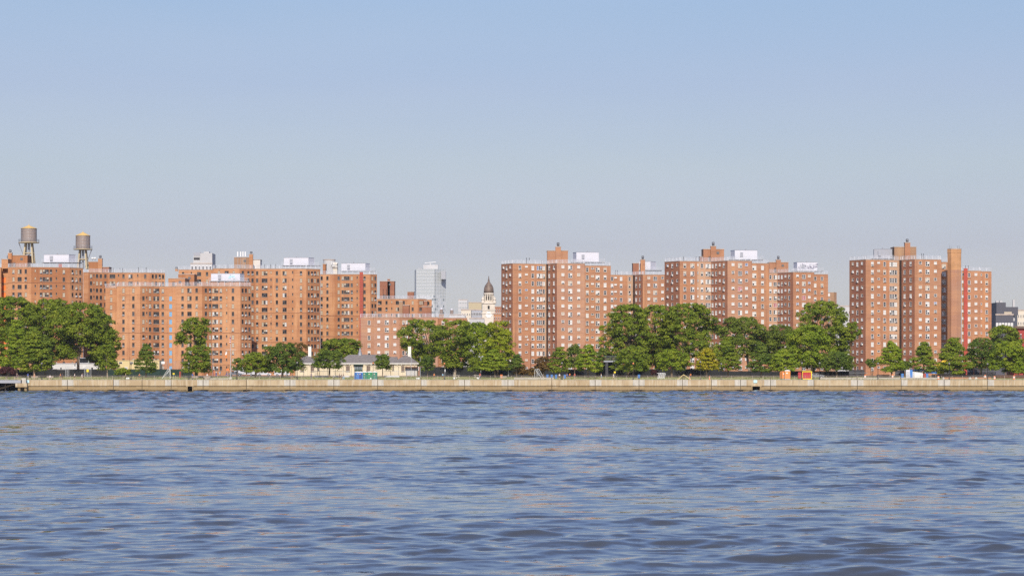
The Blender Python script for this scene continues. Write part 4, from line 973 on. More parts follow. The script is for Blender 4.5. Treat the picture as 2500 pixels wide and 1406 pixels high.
def tree(px, ytop, ybot, hw, Y, shape, leaf, label, name='tree', cat='tree', group='trees along the park', bark='bark', trunk_px=None, dens=1., ybase=None, lean=0., trunks=1, gaps=.0):
    seed = int(px * 7 + ytop * 3); rs = np.random.RandomState(seed % 100000)
    z0 = gz(Y); s = Y / F; x = WX(px, Y); zt, zb = WZ(ytop, Y), max(WZ(ybot, Y), z0 + .1); W = hw * s * 1.14; H = zt - zb
    tx = WX(trunk_px, Y) if trunk_px else x
    t = thing(name, (tx, Y, z0), label, cat, group)
    # clump centres in the crown volume
    D = min(W, H * .6) if shape != 'round' else W * .9
    D = max(min(D, 9.), W * .5)
    cr = float(np.clip(.105 * min(W, H / 2) + .50, .44, 1.22))
    vol_n = int(dens * 2.15 * (W * D + W * H / 2 + D * H / 2) / (cr * cr)); vol_n = max(vol_n, 14)
    cs = []; ph = rs.uniform(0, 6.3, 8)
    for i in range(vol_n * 4):
        if len(cs) >= vol_n: break
        u = rs.uniform(-1, 1); a = rs.uniform(0, 2 * pi)
        v = (u + 1) / 2                                # 0 bottom .. 1 top
        if shape == 'round': rad = math.sqrt(max(0, 1 - abs((v - .42) / .60) ** 2.6)); rad = max(rad, .45 if v < .3 else .3)
        elif shape == 'cone': rad = max(.20, (1 - v ** 1.35) ** .72) * (1 if v > .14 else .78)
        elif shape == 'oval': rad = max(.25, math.sqrt(max(0, 1 - abs((v - .36) / .68) ** 2.5)))
        elif shape == 'vase': rad = .30 + .75 * min(1, v * 1.7) * math.sqrt(max(0, 1 - max(0, v - .55) ** 2 / .24))
        elif shape == 'bush': rad = math.sqrt(max(0.02, 1 - v ** 2.5))
        rad *= 1 + .18 * sin(3 * a + ph[0] + 5 * v) + .14 * sin(5 * a + ph[1] - 9 * v) + .13 * sin(16 * v + ph[2] + 2 * a)
        rr_ = rs.uniform(.35, 1) ** .45
        if gaps and sin(6 * v + ph[3] + 2 * a) > 1 - gaps * 2: continue
        if a > pi * .15 and a < pi * .85 and rs.rand() < .35: continue     # the far side needs fewer
        cx = x + lean * (v - .5) * W + max(W - cr * .75, W * .55) * rad * rr_ * cos(a); cy = Y + max(D - cr * .7, D * .5) * rad * rr_ * sin(a)
        cz = zb + cr * .5 + (H - cr * 1.1) * v
        if shape == 'cone': tier = max(1.0, cr * 1.25); cz = cz * .55 + .45 * (zb + (math.floor((cz - zb) / tier) + .5 + .3 * sin(3 * a + ph[4])) * tier)
        cs.append((cx, cy, cz, rs.uniform(.6, 1.3) * cr * (1 if v < .85 else .75)))
    C = np.array(cs); nl = int(98 * (cr / 1.1) ** 1.3); nl = max(nl, 46)
    n = len(C)
    # leaves on each clump: flattened shell, upper side denser
    d = rs.normal(size=(n, nl, 3)); d /= np.linalg.norm(d, axis=2, keepdims=True); d[..., 2] = np.where(rs.rand(n, nl) < .62, np.abs(d[..., 2]), d[..., 2])
    rad = np.where(rs.rand(n, nl, 1) < .86, rs.uniform(.55, 1.0, (n, nl, 1)), rs.uniform(.95, 1.4, (n, nl, 1))); flat = np.array([1.15, 1.05, (.52 if shape == 'cone' else .70)])
    P = C[:, None, :3] + d * rad * C[:, None, 3:4] * flat
    # drooping rims
    P[..., 2] -= (rad[..., 0] ** 2) * (1 - np.abs(d[..., 2])) * C[:, None, 3] * .18
    nr = d * 1.25 + rs.normal(size=d.shape) * .36 + np.array([0, -.05, .40]); nr /= np.linalg.norm(nr, axis=2, keepdims=True)
    P = P.reshape(-1, 3); nr = nr.reshape(-1, 3)
    up = rs.normal(size=nr.shape); tu = np.cross(nr, up); tu /= np.linalg.norm(tu, axis=1, keepdims=True) + 1e-9; tv = np.cross(nr, tu)
    sz = rs.uniform(.13, .30, (len(P), 1)) * (.8 + .15 * min(W, 9) / 5)
    a_ = sz; b_ = sz * rs.uniform(.5, .9, (len(P), 1))
    V = np.stack([P - tu * a_, P - tv * b_ + tu * a_ * .1, P + tu * a_, P + tv * b_ - nr * sz * .25], 1)
    off = np.array([tx, Y, z0]); V = (V.reshape(-1, 3) - off)
    me = bpy.data.meshes.new('crown'); me.vertices.add(len(V)); me.vertices.foreach_set('co', V.ravel().astype(np.float32))
    q = np.arange(len(V), dtype=np.int32); me.loops.add(len(q)); me.loops.foreach_set('vertex_index', q)
    me.polygons.add(len(q) // 4); me.polygons.foreach_set('loop_start', np.arange(0, len(q), 4, dtype=np.int32)); me.update()
    me.materials.append(MATS[leaf]); o = bpy.data.objects.new('crown', me); scn.collection.objects.link(o); o.parent = t
    # trunk and limbs
    if shape != 'bush':
        b = MB(); r0 = max(.10, min(.42, W * .055)); 
        for k in range(trunks):
            ox = (k - (trunks - 1) / 2) * r0 * 3; zf = zb + H * (.30 if trunks == 1 else .2); base = Vector((tx + ox, Y, z0 - .1)); fork = Vector((x * .5 + tx * .5 + ox * 1.8, Y, max(zf, z0 + 1.2)))
            mid = (base + fork) / 2 + Vector((rs.uniform(-.15, .15) * W * .3, 0, 0))
            b.tube(base, base + Vector((0, 0, .35)), r0 * 1.5, r0 * 1.08, bark, 8); b.tube(base + Vector((0, 0, .3)), mid, r0 * 1.08, r0 * .92, bark, 8); b.tube(mid, fork, r0 * .92, r0 * .75, bark, 8)
            idx = rs.permutation(n)[:max(6, min(26, n // 6))]
            for i in idx:
                e = Vector(C[i, :3]); st = fork if e.z > fork.z + 1 else mid.lerp(fork, rs.uniform(.4, .95)); el = st.lerp(e, .5) + Vector((0, 0, .10 * (e - st).length))
                b.tube(st, el, r0 * .36, r0 * .22, bark, 5, False); b.tube(el, e, r0 * .22, r0 * .08, bark, 5, False)
            top = Vector((x + lean * .3 * W, Y, zb + H * .85)); b.tube(fork, top, r0 * .7, r0 * .12, bark, 6)
        b.build('trunk', t)
    else:
        b = MB()
        for i in range(6): e = C[rs.randint(n)]; b.tube((x + rs.uniform(-.2, .2), Y, z0 - .05), tuple(e[:3]), .06, .03, bark, 5)
        b.build('stems', t)
    return t

T = [  # px, top, bottom, half width, distance, shape, leaf, label, extra
 (30, 722, 890, 74, 772, 'round', 'leaf_mid', 'huge tree at the far left edge rising above the purple bush', {}),
 (122, 727, 882, 66, 778, 'round', 'leaf_mid', 'broad tree below the white roof shelter between the water tanks', {}),
 (205, 737, 880, 70, 768, 'round', 'leaf_mid', 'large rounded tree with a thick visible trunk left of the nearest brick tower', dict(trunk_px=191, gaps=.12)),
 (250, 765, 895, 30, 774, 'oval', 'leaf_dark', 'dark tree filling the right shoulder of the large left tree group', {}),
 (42, 778, 900, 34, 752, 'cone', 'leaf_bright', 'bright green tree just right of the left edge, in front of the huge trees', {}),
 (84, 795, 908, 42, 742, 'cone', 'leaf_mid', 'green conical tree right of the purple bush', {}),
 (110, 815, 900, 24, 746, 'cone', 'leaf_dark', 'dark narrow conical tree left of the white trailers', {}),
 (262, 838, 905, 23, 738, 'oval', 'leaf_mid', 'small slender tree with a thin pale trunk beside the yellow hut', dict(bark='bark_pale', dens=.8)),
 (357, 838, 912, 29, 742, 'cone', 'leaf_dark', 'small dark conical tree in front of the yellow hut', dict(dens=.85)),
 (472, 773, 842, 37, 741, 'oval', 'leaf_mid', 'tall gappy tree standing against the nearest brick tower, with a branch reaching left', dict(trunk_px=478, dens=.75, gaps=.15, lean=.3)),
 (482, 838, 912, 33, 738, 'oval', 'leaf_mid', 'dense lower tree directly under the tall gappy tree', dict(dens=.9)),
 (580, 872, 908, 14, 745, 'oval', 'leaf_dark', 'small sparse dark tree right of the flagpole', dict(dens=.6)),
 (623, 858, 911, 29, 738, 'oval', 'leaf_mid', 'round green tree right of the flagpole, left of the big dark tree', {}),
 (689, 834, 911, 44, 741, 'oval', 'leaf_dark', 'big dark green tree left of the cream park restroom', {}),
 (735, 831, 880, 18, 800, 'oval', 'leaf_rust', 'thin brownish tree behind the left chimney of the restroom', dict(dens=.5)),
 (831, 824, 878, 46, 800, 'round', 'leaf_mid', 'wide tree behind the restroom roof below the red chute', {}),
 (804, 853, 901, 34, 748, 'oval', 'leaf_dark', 'leafy tree in front of the restroom, left of the portable toilets', {}),
 (934, 862, 902, 19, 750, 'oval', 'leaf_dark', 'little round tree in front of the restroom, right of the portable toilets', {}),
 (1034, 777, 893, 52, 786, 'vase', 'leaf_mid', 'large spreading tree with visible limbs right of the restroom', dict(bark='bark_pale', dens=.85, gaps=.12, trunk_px=1063)),
 (1108, 777, 899, 50, 766, 'vase', 'leaf_mid', 'tall tree with a pale forked trunk below the glass high-rise', dict(bark='bark_pale', dens=.95, trunk_px=1110)),
 (1044, 866, 906, 17, 745, 'oval', 'leaf_dark', 'small dark tree just right of the restroom', {}),
 (1165, 785, 900, 42, 768, 'round', 'leaf_bright', 'bright green tree below the domed church', {}),
 (1215, 782, 905, 38, 756, 'oval', 'leaf_yellowgreen', 'yellow-green tree overlapping the left side of the tall red tower', dict(gaps=.1)),
 (1205, 850, 905, 34, 741, 'cone', 'leaf_bright', 'small layered bright green tree in front of the yellow-green tree', dict(trunk_px=1209)),
 (1160, 868, 908, 16, 743, 'oval', 'leaf_mid', 'little tree above the right picnic table', {}),
 (1261, 862, 904, 18, 748, 'cone', 'leaf_dark', 'small dark spiky tree at the foot of the tall red tower by the church', {}),
 (1327, 870, 905, 22, 752, 'round', 'leaf_rust', 'reddish brown tree behind the right hand goal frame', dict(dens=.7)),
 (1366, 844, 910, 27, 741, 'cone', 'leaf_mid', 'conical green tree right of the reddish brown tree', dict(trunk_px=1364)),
 (1403, 838, 900, 17, 760, 'oval', 'leaf_dark', 'dark narrow tree between two conical green trees', {}),
 (1436, 838, 909, 32, 740, 'cone', 'leaf_bright', 'neat layered green tree left of the dark shelter', {}),
 (1476, 846, 905, 20, 764, 'oval', 'leaf_dark', 'dark tree behind the dark shelter', {}),
 (1474, 790, 852, 14, 766, 'oval', 'leaf_yellowgreen', 'wispy yellowish branches left of the widest park trees', dict(dens=.4)),
 (1535, 740, 903, 50, 765, 'oval', 'leaf_mid', 'left tree of the widest group, leaning over the dark shelter', {}),
 (1600, 742, 900, 52, 772, 'round', 'leaf_mid', 'middle tree of the widest group in front of the set back tower', {}),
 (1678, 738, 897, 70, 768, 'round', 'leaf_mid', 'large right tree of the widest group with a pale forked trunk', dict(bark='bark_pale', trunk_px=1665, gaps=.08)),
 (1545, 845, 908, 40, 748, 'oval', 'leaf_mid', 'low green tree under the left of the widest group', {}),
 (1640, 850, 905, 38, 750, 'oval', 'leaf_bright', 'low green tree under the middle of the widest group', dict(dens=.8)),
 (1725, 845, 905, 31, 741, 'cone', 'leaf_yellow', 'bright yellow young tree right of the yellow sawhorse', dict(dens=.75)),
 (1812, 770, 875, 56, 776, 'round', 'leaf_olive', 'olive green spreading tree with a bare pale forked trunk', dict(bark='bark_pale', trunk_px=1832)),
 (1777, 822, 908, 31, 745, 'cone', 'leaf_mid', 'conical green tree right of the yellow tree', {}),
 (1858, 833, 909, 30, 743, 'cone', 'leaf_dark', 'dark conical tree in front of the olive tree', {}),
 (1912, 848, 907, 35, 741, 'cone', 'leaf_bright', 'green layered tree above the orange portable toilet', {}),
 (1905, 790, 895, 48, 778, 'round', 'leaf_olive', 'olive tree in the background between the olive spreading tree and the very tall tree', {}),
 (2008, 732, 900, 62, 768, 'round', 'leaf_mid', 'very tall tree left of the rightmost tall tower', dict(gaps=.1, trunk_px=1985)),
 (1975, 790, 898, 48, 756, 'oval', 'leaf_bright', 'bright green tree behind the red skip with a visible trunk', dict(trunk_px=1984, bark='bark_pale')),
 (2080, 782, 835, 19, 764, 'oval', 'leaf_mid', 'leafy tree overhanging the left corner of the rightmost tall tower', dict(dens=.8)),
 (2043, 855, 907, 38, 752, 'oval', 'leaf_dark', 'dark low tree right of the red skip', {}),
 (2129, 874, 896, 16, 750, 'vase', 'leaf_dark', 'small multi-stemmed tree at the foot of the rightmost tall tower', dict(trunks=2, dens=.7)),
 (2177, 832, 910, 34, 741, 'cone', 'leaf_bright', 'bright layered tree left of the blue and white container', {}),
 (2214, 880, 905, 12, 760, 'oval', 'leaf_dark', 'small dark tree peeping between two layered trees at the container', {}),
 (2255, 832, 911, 31, 741, 'cone', 'leaf_mid', 'green conical tree in front of the blue and white container', {}),
 (2327, 821, 914, 42, 741, 'cone', 'leaf_mid', 'large conical tree right of the yellow excavator', {}),
 (2396, 823, 902, 34, 752, 'oval', 'leaf_dark', 'dark spreading tree below the bright red duct', {}),
 (2455, 791, 865, 34, 790, 'round', 'leaf_mid', 'tall tree in front of the dark grey modern building', {}),
 (2462, 828, 910, 40, 742, 'oval', 'leaf_bright', 'bright green tree near the right edge', {}),
 (2500, 850, 908, 24, 746, 'oval', 'leaf_bright', 'bright green tree cut by the right edge', {}),
]
for a in T: tree(*a[:8], **a[8])
for a in ((16, 893, 918, 22, 733, 'bush', 'leaf_purple', 'dark purple leaved bush at the left edge'), (300, 896, 917, 18, 736, 'bush', 'leaf_mid', 'round green bush in front of the yellow hut'),
          (1273, 888, 916, 15, 750, 'bush', 'leaf_rust', 'rust brown bush right of the small dark spiky tree'), (1316, 886, 912, 14, 756, 'bush', 'leaf_rust', 'ochre bush behind the right hand goal frame'),
          (1298, 896, 917, 9, 752, 'bush', 'leaf_rust', 'tiny brown bush between two larger brown bushes'), (1598, 900, 917, 9, 752, 'bush', 'leaf_purple', 'small dark red bush left of the stacked white frames'),
          (2488, 890, 912, 24, 739, 'bush', 'leaf_bright', 'bright bush in the right corner'), (20, 880, 900, 20, 760, 'bush', 'leaf_bright', 'low light green bush behind the purple bush')):
    tree(*a, name='bush', cat='bush', group='bushes in the park')
# rough grass along the lawn
def tufts():
    rs = np.random.RandomState(5); n = 3500
    X = rs.uniform(-160, 160, n); Yy = 707.3 + rs.rand(n) ** 1.2 * 50; z = np.array([gz(y) for y in Yy]) + .01; h = rs.uniform(.06, .18, n); w = rs.uniform(.1, .3, n)
    V = np.stack([np.stack([X - w, Yy, z], 1), np.stack([X + w, Yy + .05, z], 1), np.stack([X + rs.uniform(-.1, .1, n), Yy, z + h], 1)], 1).reshape(-1, 3)
    me = bpy.data.meshes.new('grass_tufts'); me.from_pydata(V.tolist(), [], np.arange(3 * n).reshape(-1, 3).tolist()); me.materials.append(MATS['leaf_olive'])
    o = bpy.data.objects.new('grass_tufts', me); scn.collection.objects.link(o); tag(o, 'rough grass growing on the lawn behind the promenade', 'grass', kind='stuff')
tufts()
# ------------------------------------------------------------ park restroom
mat('restroom_cream', (.66, .57, .40), .85, noise=.10, nscale=.6); mat('slate', (.19, .17, .16), .85, noise=.3, nscale=1.2, stretch=(1, 1, 3)); mat('trim_white', (.70, .68, .60), .7)
mat('door_green', (.05, .08, .055), .5); mat('louvre_brown', (.20, .15, .115), .7); mat('awning_brown', (.22, .12, .08), .8)
def hip(m, xa, xb, ya, yb, ze, zr_, inset, mt, over=.5):
    xa -= over; xb += over; ya -= over; yb += over; ym = (ya + yb) / 2; r0, r1 = (xa + inset, ym, zr_), (xb - inset, ym, zr_)
    A, B_, C_, D_ = (xa, ya, ze), (xb, ya, ze), (xb, yb, ze), (xa, yb, ze)
    m.face([A, B_, r1, r0], mt); m.face([B_, C_, r1], mt); m.face([C_, D_, r0, r1], mt); m.face([D_, A, r0], mt)
    m.face([D_, C_, B_, A], 'trim_white')
def restroom():
    Y = 775.; z = gz(Y); X_ = lambda p: WX(p, Y); zt = WZ(887, Y)
    t = thing('park_restroom', (X_(872), Y, z), 'long cream park restroom with grey hip roofs, white chimneys and a dark green door', 'building')
    w = MB(); L0, L1, C0, C1, R0, R1 = X_(722), X_(775), X_(826), X_(953), X_(962), X_(1019)
    for xa, xb, ya, yb in ((L0, L1, Y - 1.5, Y + 7.5), (L1, C0, Y + .8, Y + 7), (C0, C1, Y, Y + 8), (C1, R0, Y + .8, Y + 7), (R0, R1, Y - 1.5, Y + 7.5)):
        w.box(((xa + xb) / 2, (ya + yb) / 2, (z + zt) / 2), (xb - xa, yb - ya, zt - z), 'restroom_cream')
    w.build('wall', t)
    for xa, xb, ya, yb, pk, ins in ((L0, L1, Y - 1.5, Y + 7.5, 868, 3.2), (L1 - .5, C0 + .5, Y + .8, Y + 7, 872.5, .1), (C0, C1, Y, Y + 8, 865.5, 3.5), (C1 - .5, R0 + .5, Y + .8, Y + 7, 871, .1), (R0, R1, Y - 1.5, Y + 7.5, 868, 3.4)):
        m = MB(); hip(m, xa, xb, ya, yb, zt + .06, WZ(pk, Y + 4), ins, 'slate'); r = m.build('roof', t)
        m = MB(); m.box(((xa + xb) / 2, ya - .52, zt - .06), (xb - xa + 1.1, .1, .26), 'trim_white'); m.build('gutter', r)
    c = MB()
    x = L0 + .5
    while x < R1:
        c.box((x, Y - 1.72 if (x < L1 or x > R0) else Y - .18, zt - .4), (.16, .4, .28), 'trim_white'); x += 1.35
    c.build('eaves_brackets', t)
    for a, b_ in ((684, 692), (705, 713)): pass
    for pxc, yy in ((754.5, 850), (999, 850)):
        c = MB(); c.box((X_(pxc), Y + 3, (WZ(yy, Y) + zt + 2) / 2), (.95, .95, WZ(yy, Y) - zt - 2 + 1.2), 'trim_white'); c.box((X_(pxc), Y + 3, WZ(yy, Y) + .6), (1.1, 1.1, .12), 'coping_stone'); c.build('chimney', t)
    c = MB(); xc, zz = X_(877), WZ(866, Y)
    c.lathe((xc, Y + 4, zz - .2), [(.65, 0), (.6, .9), (.4, 1.0), (.4, 1.5), (.2, 1.7), (.08, 2.5)], 'steel_grey', 10); c.build('cupola', t)
    for a, b_, fy in ((734, 743.5, -1.5), (759.5, 768, -1.5), (844.5, 854, 0), (895, 904, 0), (980, 988, -1.5)):
        m = MB(); xa, xb = X_(a), X_(b_); h = 1.75; m.box(((xa + xb) / 2, Y + fy - .02, z + 2.35), (xb - xa, .12, h), 'louvre_brown'); wd = m.build('window', t)
        q = MB()
        for i in range(5): q.box(((xa + xb) / 2, Y + fy - .10, z + 1.7 + i * .33), (xb - xa - .1, .05, .07), 'dirt')
        q.build('louvre', wd)
        q = MB(); q.box(((xa + xb) / 2, Y + fy - .1, z + 1.4), (xb - xa + .2, .25, .1), 'trim_white'); q.build('sill', wd)
    m = MB(); xa, xb = X_(865), X_(885); m.box(((xa + xb) / 2, Y - .03, z + 1.7), (xb - xa, .14, 3.4), 'door_green'); dd = m.build('door', t)
    m = MB()
    for i in range(4): m.box((xa + (xb - xa) * (i + .5) / 4, Y - .12, z + 2.55), ((xb - xa) / 4 - .12, .05, 1.0), 'far_glass_a')
    m.build('pane', dd)
    m = MB(); m.box(((xa + xb) / 2, Y - .4, z + 3.5), (xb - xa + .5, .9, .18), 'door_green'); m.build('canopy', dd)
    for px in (860, 890): m = MB(); m.box((X_(px), Y - .1, z + 1.85), (.7, .25, 3.7), 'restroom_cream'); m.build('pilaster', t)
    m = MB(); xa, xb = X_(991), X_(1018); m.box(((xa + xb) / 2, Y - 1.55, z + 1.3), (xb - xa, .14, 2.3), 'curtain_white')
    gd = m.build('shutter_door', t); m = MB()
    for i in range(8): m.box(((xa + xb) / 2, Y - 1.64, z + .3 + i * .28), (xb - xa, .04, .04), 'steel_grey')
    m.build('slats', gd); m = MB(); m.box(((xa + xb) / 2, Y - 2.2, z + 2.75), (xb - xa + .4, 1.3, .3), 'awning_brown'); m.build('awning', t)
restroom()
def barrier(xa_, xb_, label):
    Y = 752.; z = gz(Y); xa, xb = WX(xa_, Y), WX(xb_, Y); t = thing('barrier_fence', (xa, Y, z), label, 'barrier', 'grey barred barriers in front of the restroom')
    b = MB(); x = xa
    while x < xb: b.box((x, Y, z + .95), (.035, .035, 1.9), 'galv'); x += .26
    b.build('bars', t); b = MB(); b.bar((xa, Y, z + 1.85), (xb, Y, z + 1.85), .1, 'galv'); b.box(((xa + xb) / 2, Y, z + .3), (xb - xa, .1, .45), 'shelter_white'); b.build('frame', t)
barrier(768, 807, 'long grey barred barrier left of the portable toilets'); barrier(813, 853, 'grey barred barrier just left of the blue portable toilet'); barrier(938, 975, 'grey barred barrier right of the green portable toilets')

# ------------------------------------------------------------ portable toilets
mat('plastic_blue', (.06, .19, .48), .4); mat('plastic_darkblue', (.015, .06, .25), .4); mat('plastic_green', (.02, .20, .085), .4); mat('plastic_teal', (.03, .17, .12), .4); mat('plastic_orange', (.66, .24, .07), .45)
def toilet(px, Y, w, h, body, door, label, rz=0, group='portable toilets', cap='frame_white', top=None):
    z = gz(Y); x = WX(px, Y); t = thing('portable_toilet', (x, Y, z), label, 'portable toilet', group); t.rotation_euler = (0, 0, rz)
    b = MB(); b.box((x, Y, z + .08), (w + .08, w + .08, .16), 'steel_grey'); b.build('base', t)
    b = MB(); b.box((x, Y, z + .16 + (h - .5) / 2), (w, w, h - .5), body)
    for s in (-1, 1):
        for q in (-1, 1): b.box((x + s * w / 2, Y + q * w / 2, z + .16 + (h - .5) / 2), (.12, .12, h - .5), body)
    b.build('cabin', t)
    b = MB(); b.box((x, Y - w / 2 - .03, z + .2 + (h - .7) / 2), (w * .74, .06, h - .7), door); d = b.build('door', t)
    b = MB(); b.box((x - w * .12, Y - w / 2 - .075, z + h * .66), (w * .34, .03, .3), 'frame_white' if body == 'plastic_orange' else 'curtain_beige'); b.build('notice', d)
    b = MB(); b.box((x + w * .28, Y - w / 2 - .09, z + h * .45), (.05, .06, .18), 'black_metal'); b.build('handle', d)
    b = MB(); zt = z + h - .34
    n = 6; prev = None
    for i in range(n):
        a0, a1 = pi * i / n, pi * (i + 1) / n; r = w / 2 + .05
        b.face([(x - r * cos(a0), Y - w / 2 - .05, zt + .32 * sin(a0)), (x - r * cos(a1), Y - w / 2 - .05, zt + .32 * sin(a1)), (x - r * cos(a1), Y + w / 2 + .05, zt + .32 * sin(a1)), (x - r * cos(a0), Y + w / 2 + .05, zt + .32 * sin(a0))], cap)
    for s in (-1, 1): b.face([(x - (w / 2 + .05) * cos(pi * i / n), Y + s * (w / 2 + .05), zt + .32 * sin(pi * i / n)) for i in range(n + 1)], cap)
    b.build('roof', t)
    b = MB(); b.tube((x + w * .3, Y + w * .3, zt), (x + w * .3, Y + w * .3, zt + .5), .05, .05, top or 'black_metal', 6); b.build('vent_pipe', t)
toilet(872, 709, 1.05, 2.35, 'plastic_blue', 'plastic_blue', 'bright blue portable toilet with its plain side towards the river', .5)
toilet(880.5, 709, 1.15, 2.35, 'plastic_blue', 'plastic_darkblue', 'blue portable toilet with a dark blue door, next to the green ones')
toilet(891, 709.3, 1.2, 2.4, 'plastic_teal', 'plastic_teal', 'leftmost of the three green portable toilets')
toilet(903, 709.3, 1.25, 2.4, 'plastic_green', 'plastic_green', 'middle one of the three green portable toilets')
toilet(915.5, 709.3, 1.2, 2.4, 'plastic_teal', 'plastic_teal', 'rightmost of the three green portable toilets')
toilet(1922, 712, 1.45, 2.75, 'plastic_orange', 'plastic_orange', 'orange portable toilet with a white roof left of the red skip', 0, 'orange portable toilets', top='paint_red')
toilet(1911.5, 719, 1.2, 2.3, 'plastic_orange', 'plastic_orange', 'orange portable toilet without a white roof, half hidden behind the other orange one', .4, 'orange portable toilets', cap='plastic_orange')

# ------------------------------------------------------------ trailers, hut, skip, container, excavator
mat('yellow_hut', (.58, .47, .24), .8); mat('skip_red', (.42, .035, .045), .55, noise=.15, nscale=2); mat('skip_yellow', (.72, .55, .03), .5); mat('digger_yellow', (.70, .46, .03), .45)
def boxhouse(name, x0, x1, ytop, Y, D, m, label, cat, wins=(), doors=(), roofm='shelter_white', h=None, extras=True):
    z = gz(Y); xa, xb = WX(x0, Y), WX(x1, Y); zt = WZ(ytop, Y); t = thing(name, ((xa + xb) / 2, Y, z), label, cat)
    b = MB(); b.box(((xa + xb) / 2, Y + D / 2, (z + zt) / 2), (xb - xa, D, zt - z), m); b.build('wall', t)
    b = MB(); b.box(((xa + xb) / 2, Y + D / 2, zt + .07), (xb - xa + .3, D + .3, .14), roofm); b.build('roof', t)
    for a, c, hh in wins:
        w = MB(); w.box((WX(a, Y), Y - .03, WZ(c, Y)), (hh[0], .1, hh[1]), 'frame_white'); o = w.build('window', t)
        g = MB(); g.box((WX(a, Y), Y - .08, WZ(c, Y)), (hh[0] - .16, .06, hh[1] - .16), 'glass_dark'); g.build('pane', o)
    for a, hh in doors:
        w = MB(); w.box((WX(a, Y), Y - .04, z + 1.9), (.95, .1, hh), 'curtain_white'); o = w.build('door', t)
        g = MB(); g.box((WX(a, Y), Y - .1, z + 2.3), (.35, .05, .45), 'glass_dark'); g.build('pane', o)
    return t
boxhouse('white_trailer', 120, 182, 887.5, 812, 5, 'curtain_white', 'long white trailer behind the dark fence under the left trees', 'trailer', [(149, 899, (.6, .8)), (128, 898, (.6, .8))])
boxhouse('white_trailer', 184, 252, 887.5, 812, 5, 'curtain_white', 'white trailer with wall mounted air conditioners right of the thick tree trunk', 'trailer', [(175 + 16, 899, (.6, .8)), (225, 899, (.7, .8)), (240, 899, (.6, .8))])
def wall_ac(px, Y, label):
    z = gz(Y); x = WX(px, Y); t = thing('wall_air_conditioner', (x, Y, z + 1.6), label, 'air conditioner', 'air conditioners on the white trailers'); b = MB(); b.box((x, Y - .25, z + 2.3), (.8, .45, 1.5), 'ac_white'); b.build('case', t)
    b = MB()
    for i in range(5): b.box((x, Y - .5, z + 1.8 + i * .22), (.6, .04, .06), 'ac_grille')
    b.build('grille', t)
wall_ac(183, 812, 'tall white air conditioner between the two white trailers'); wall_ac(206, 812, 'tall white air conditioner on the right hand white trailer')
boxhouse('yellow_hut', 284, 389, 880, 805, 7, 'yellow_hut', 'flat roofed pale yellow hut at the foot of the nearest brick tower', 'hut', [(294.5, 885.5, (1.1, .65)), (321, 885.5, (1.1, .65)), (375, 886, (1.1, .65))], [(308, 2.)], 'yellow_hut')
boxhouse('green_hut', 193, 218, 874, 815, 5, 'door_green', 'dark green glazed hut just above the white trailers', 'hut', [(200, 880, (1.6, 1.6)), (210, 880, (1.6, 1.6))], (), 'steel_grey')
boxhouse('site_cabin', 1124, 1140, 884, 800, 4, 'curtain_white', 'white site cabin glimpsed between the trees below the glass high-rise', 'cabin', [(1129, 890, (.8, .6))], ())
def shade_shelter():
    Y = 757.; z = gz(Y); xa, xb = WX(1474, Y), WX(1512, Y); t = thing('park_shelter', ((xa + xb) / 2, Y, z), 'dark open shelter with a flat roof left of the widest trees', 'shelter')
    zt = WZ(882, Y); b = MB(); b.box(((xa + xb) / 2, Y + 2, zt), (xb - xa, 5, .4), 'shelter_grey'); b.build('roof', t)
    for x, w in ((xa + .9, .8), (xb - 1.0, .5)): b = MB(); b.box((x, Y, (z + zt) / 2), (w, .5, zt - z - .3), 'pile_dark'); b.build('pillar', t)
    b = MB(); b.box(((xa + xb) / 2, Y + 4.2, (z + zt) / 2), (xb - xa - .4, .2, zt - z - .4), 'screen_dark'); b.build('back_wall', t)
    b = MB()
    for i in range(14): b.box((xa + .4 + i * .32, Y - .3, zt + .9), (.03, .03, 1.4), 'steel_grey')
    b.bar((xa, Y - .3, zt + 1.6), (xb, Y - .3, zt + 1.6), .06, 'steel_grey'); b.build('roof_fence', t)
shade_shelter()
def skip(px0, px1, ytop, Y, label, front=True):
    z = gz(Y); xa, xb = WX(px0, Y), WX(px1, Y); zt = WZ(ytop, Y); t = thing('skip', ((xa + xb) / 2, Y, z), label, 'skip'); x = (xa + xb) / 2; w = xb - xa; h = zt - z
    b = MB(); b.box((x, Y + .9, z + h / 2), (w - .3, 1.8, h - .3), 'skip_red')
    for i in range(5): b.box((x - w / 2 + w * (i + .5) / 5, Y - .03, z + h / 2), (.06, .08, h - .5), 'skip_red')
    b.build('body', t)
    if front:
        b = MB()
        for s in (-1, 1): b.box((x + s * (w / 2 - .12), Y - .08, z + h / 2), (.24, .2, h), 'skip_yellow'); b.box((x, Y - .08, z + h / 2 + s * (h / 2 - .12)), (w - .48, .2, .24), 'skip_yellow')
        b.build('frame', t)
skip(1957.5, 1982, 906, 716, 'red skip with a bright yellow frame on the lawn'); skip(1948, 1957, 907, 722, 'dark red skip just behind the yellow framed one', False)
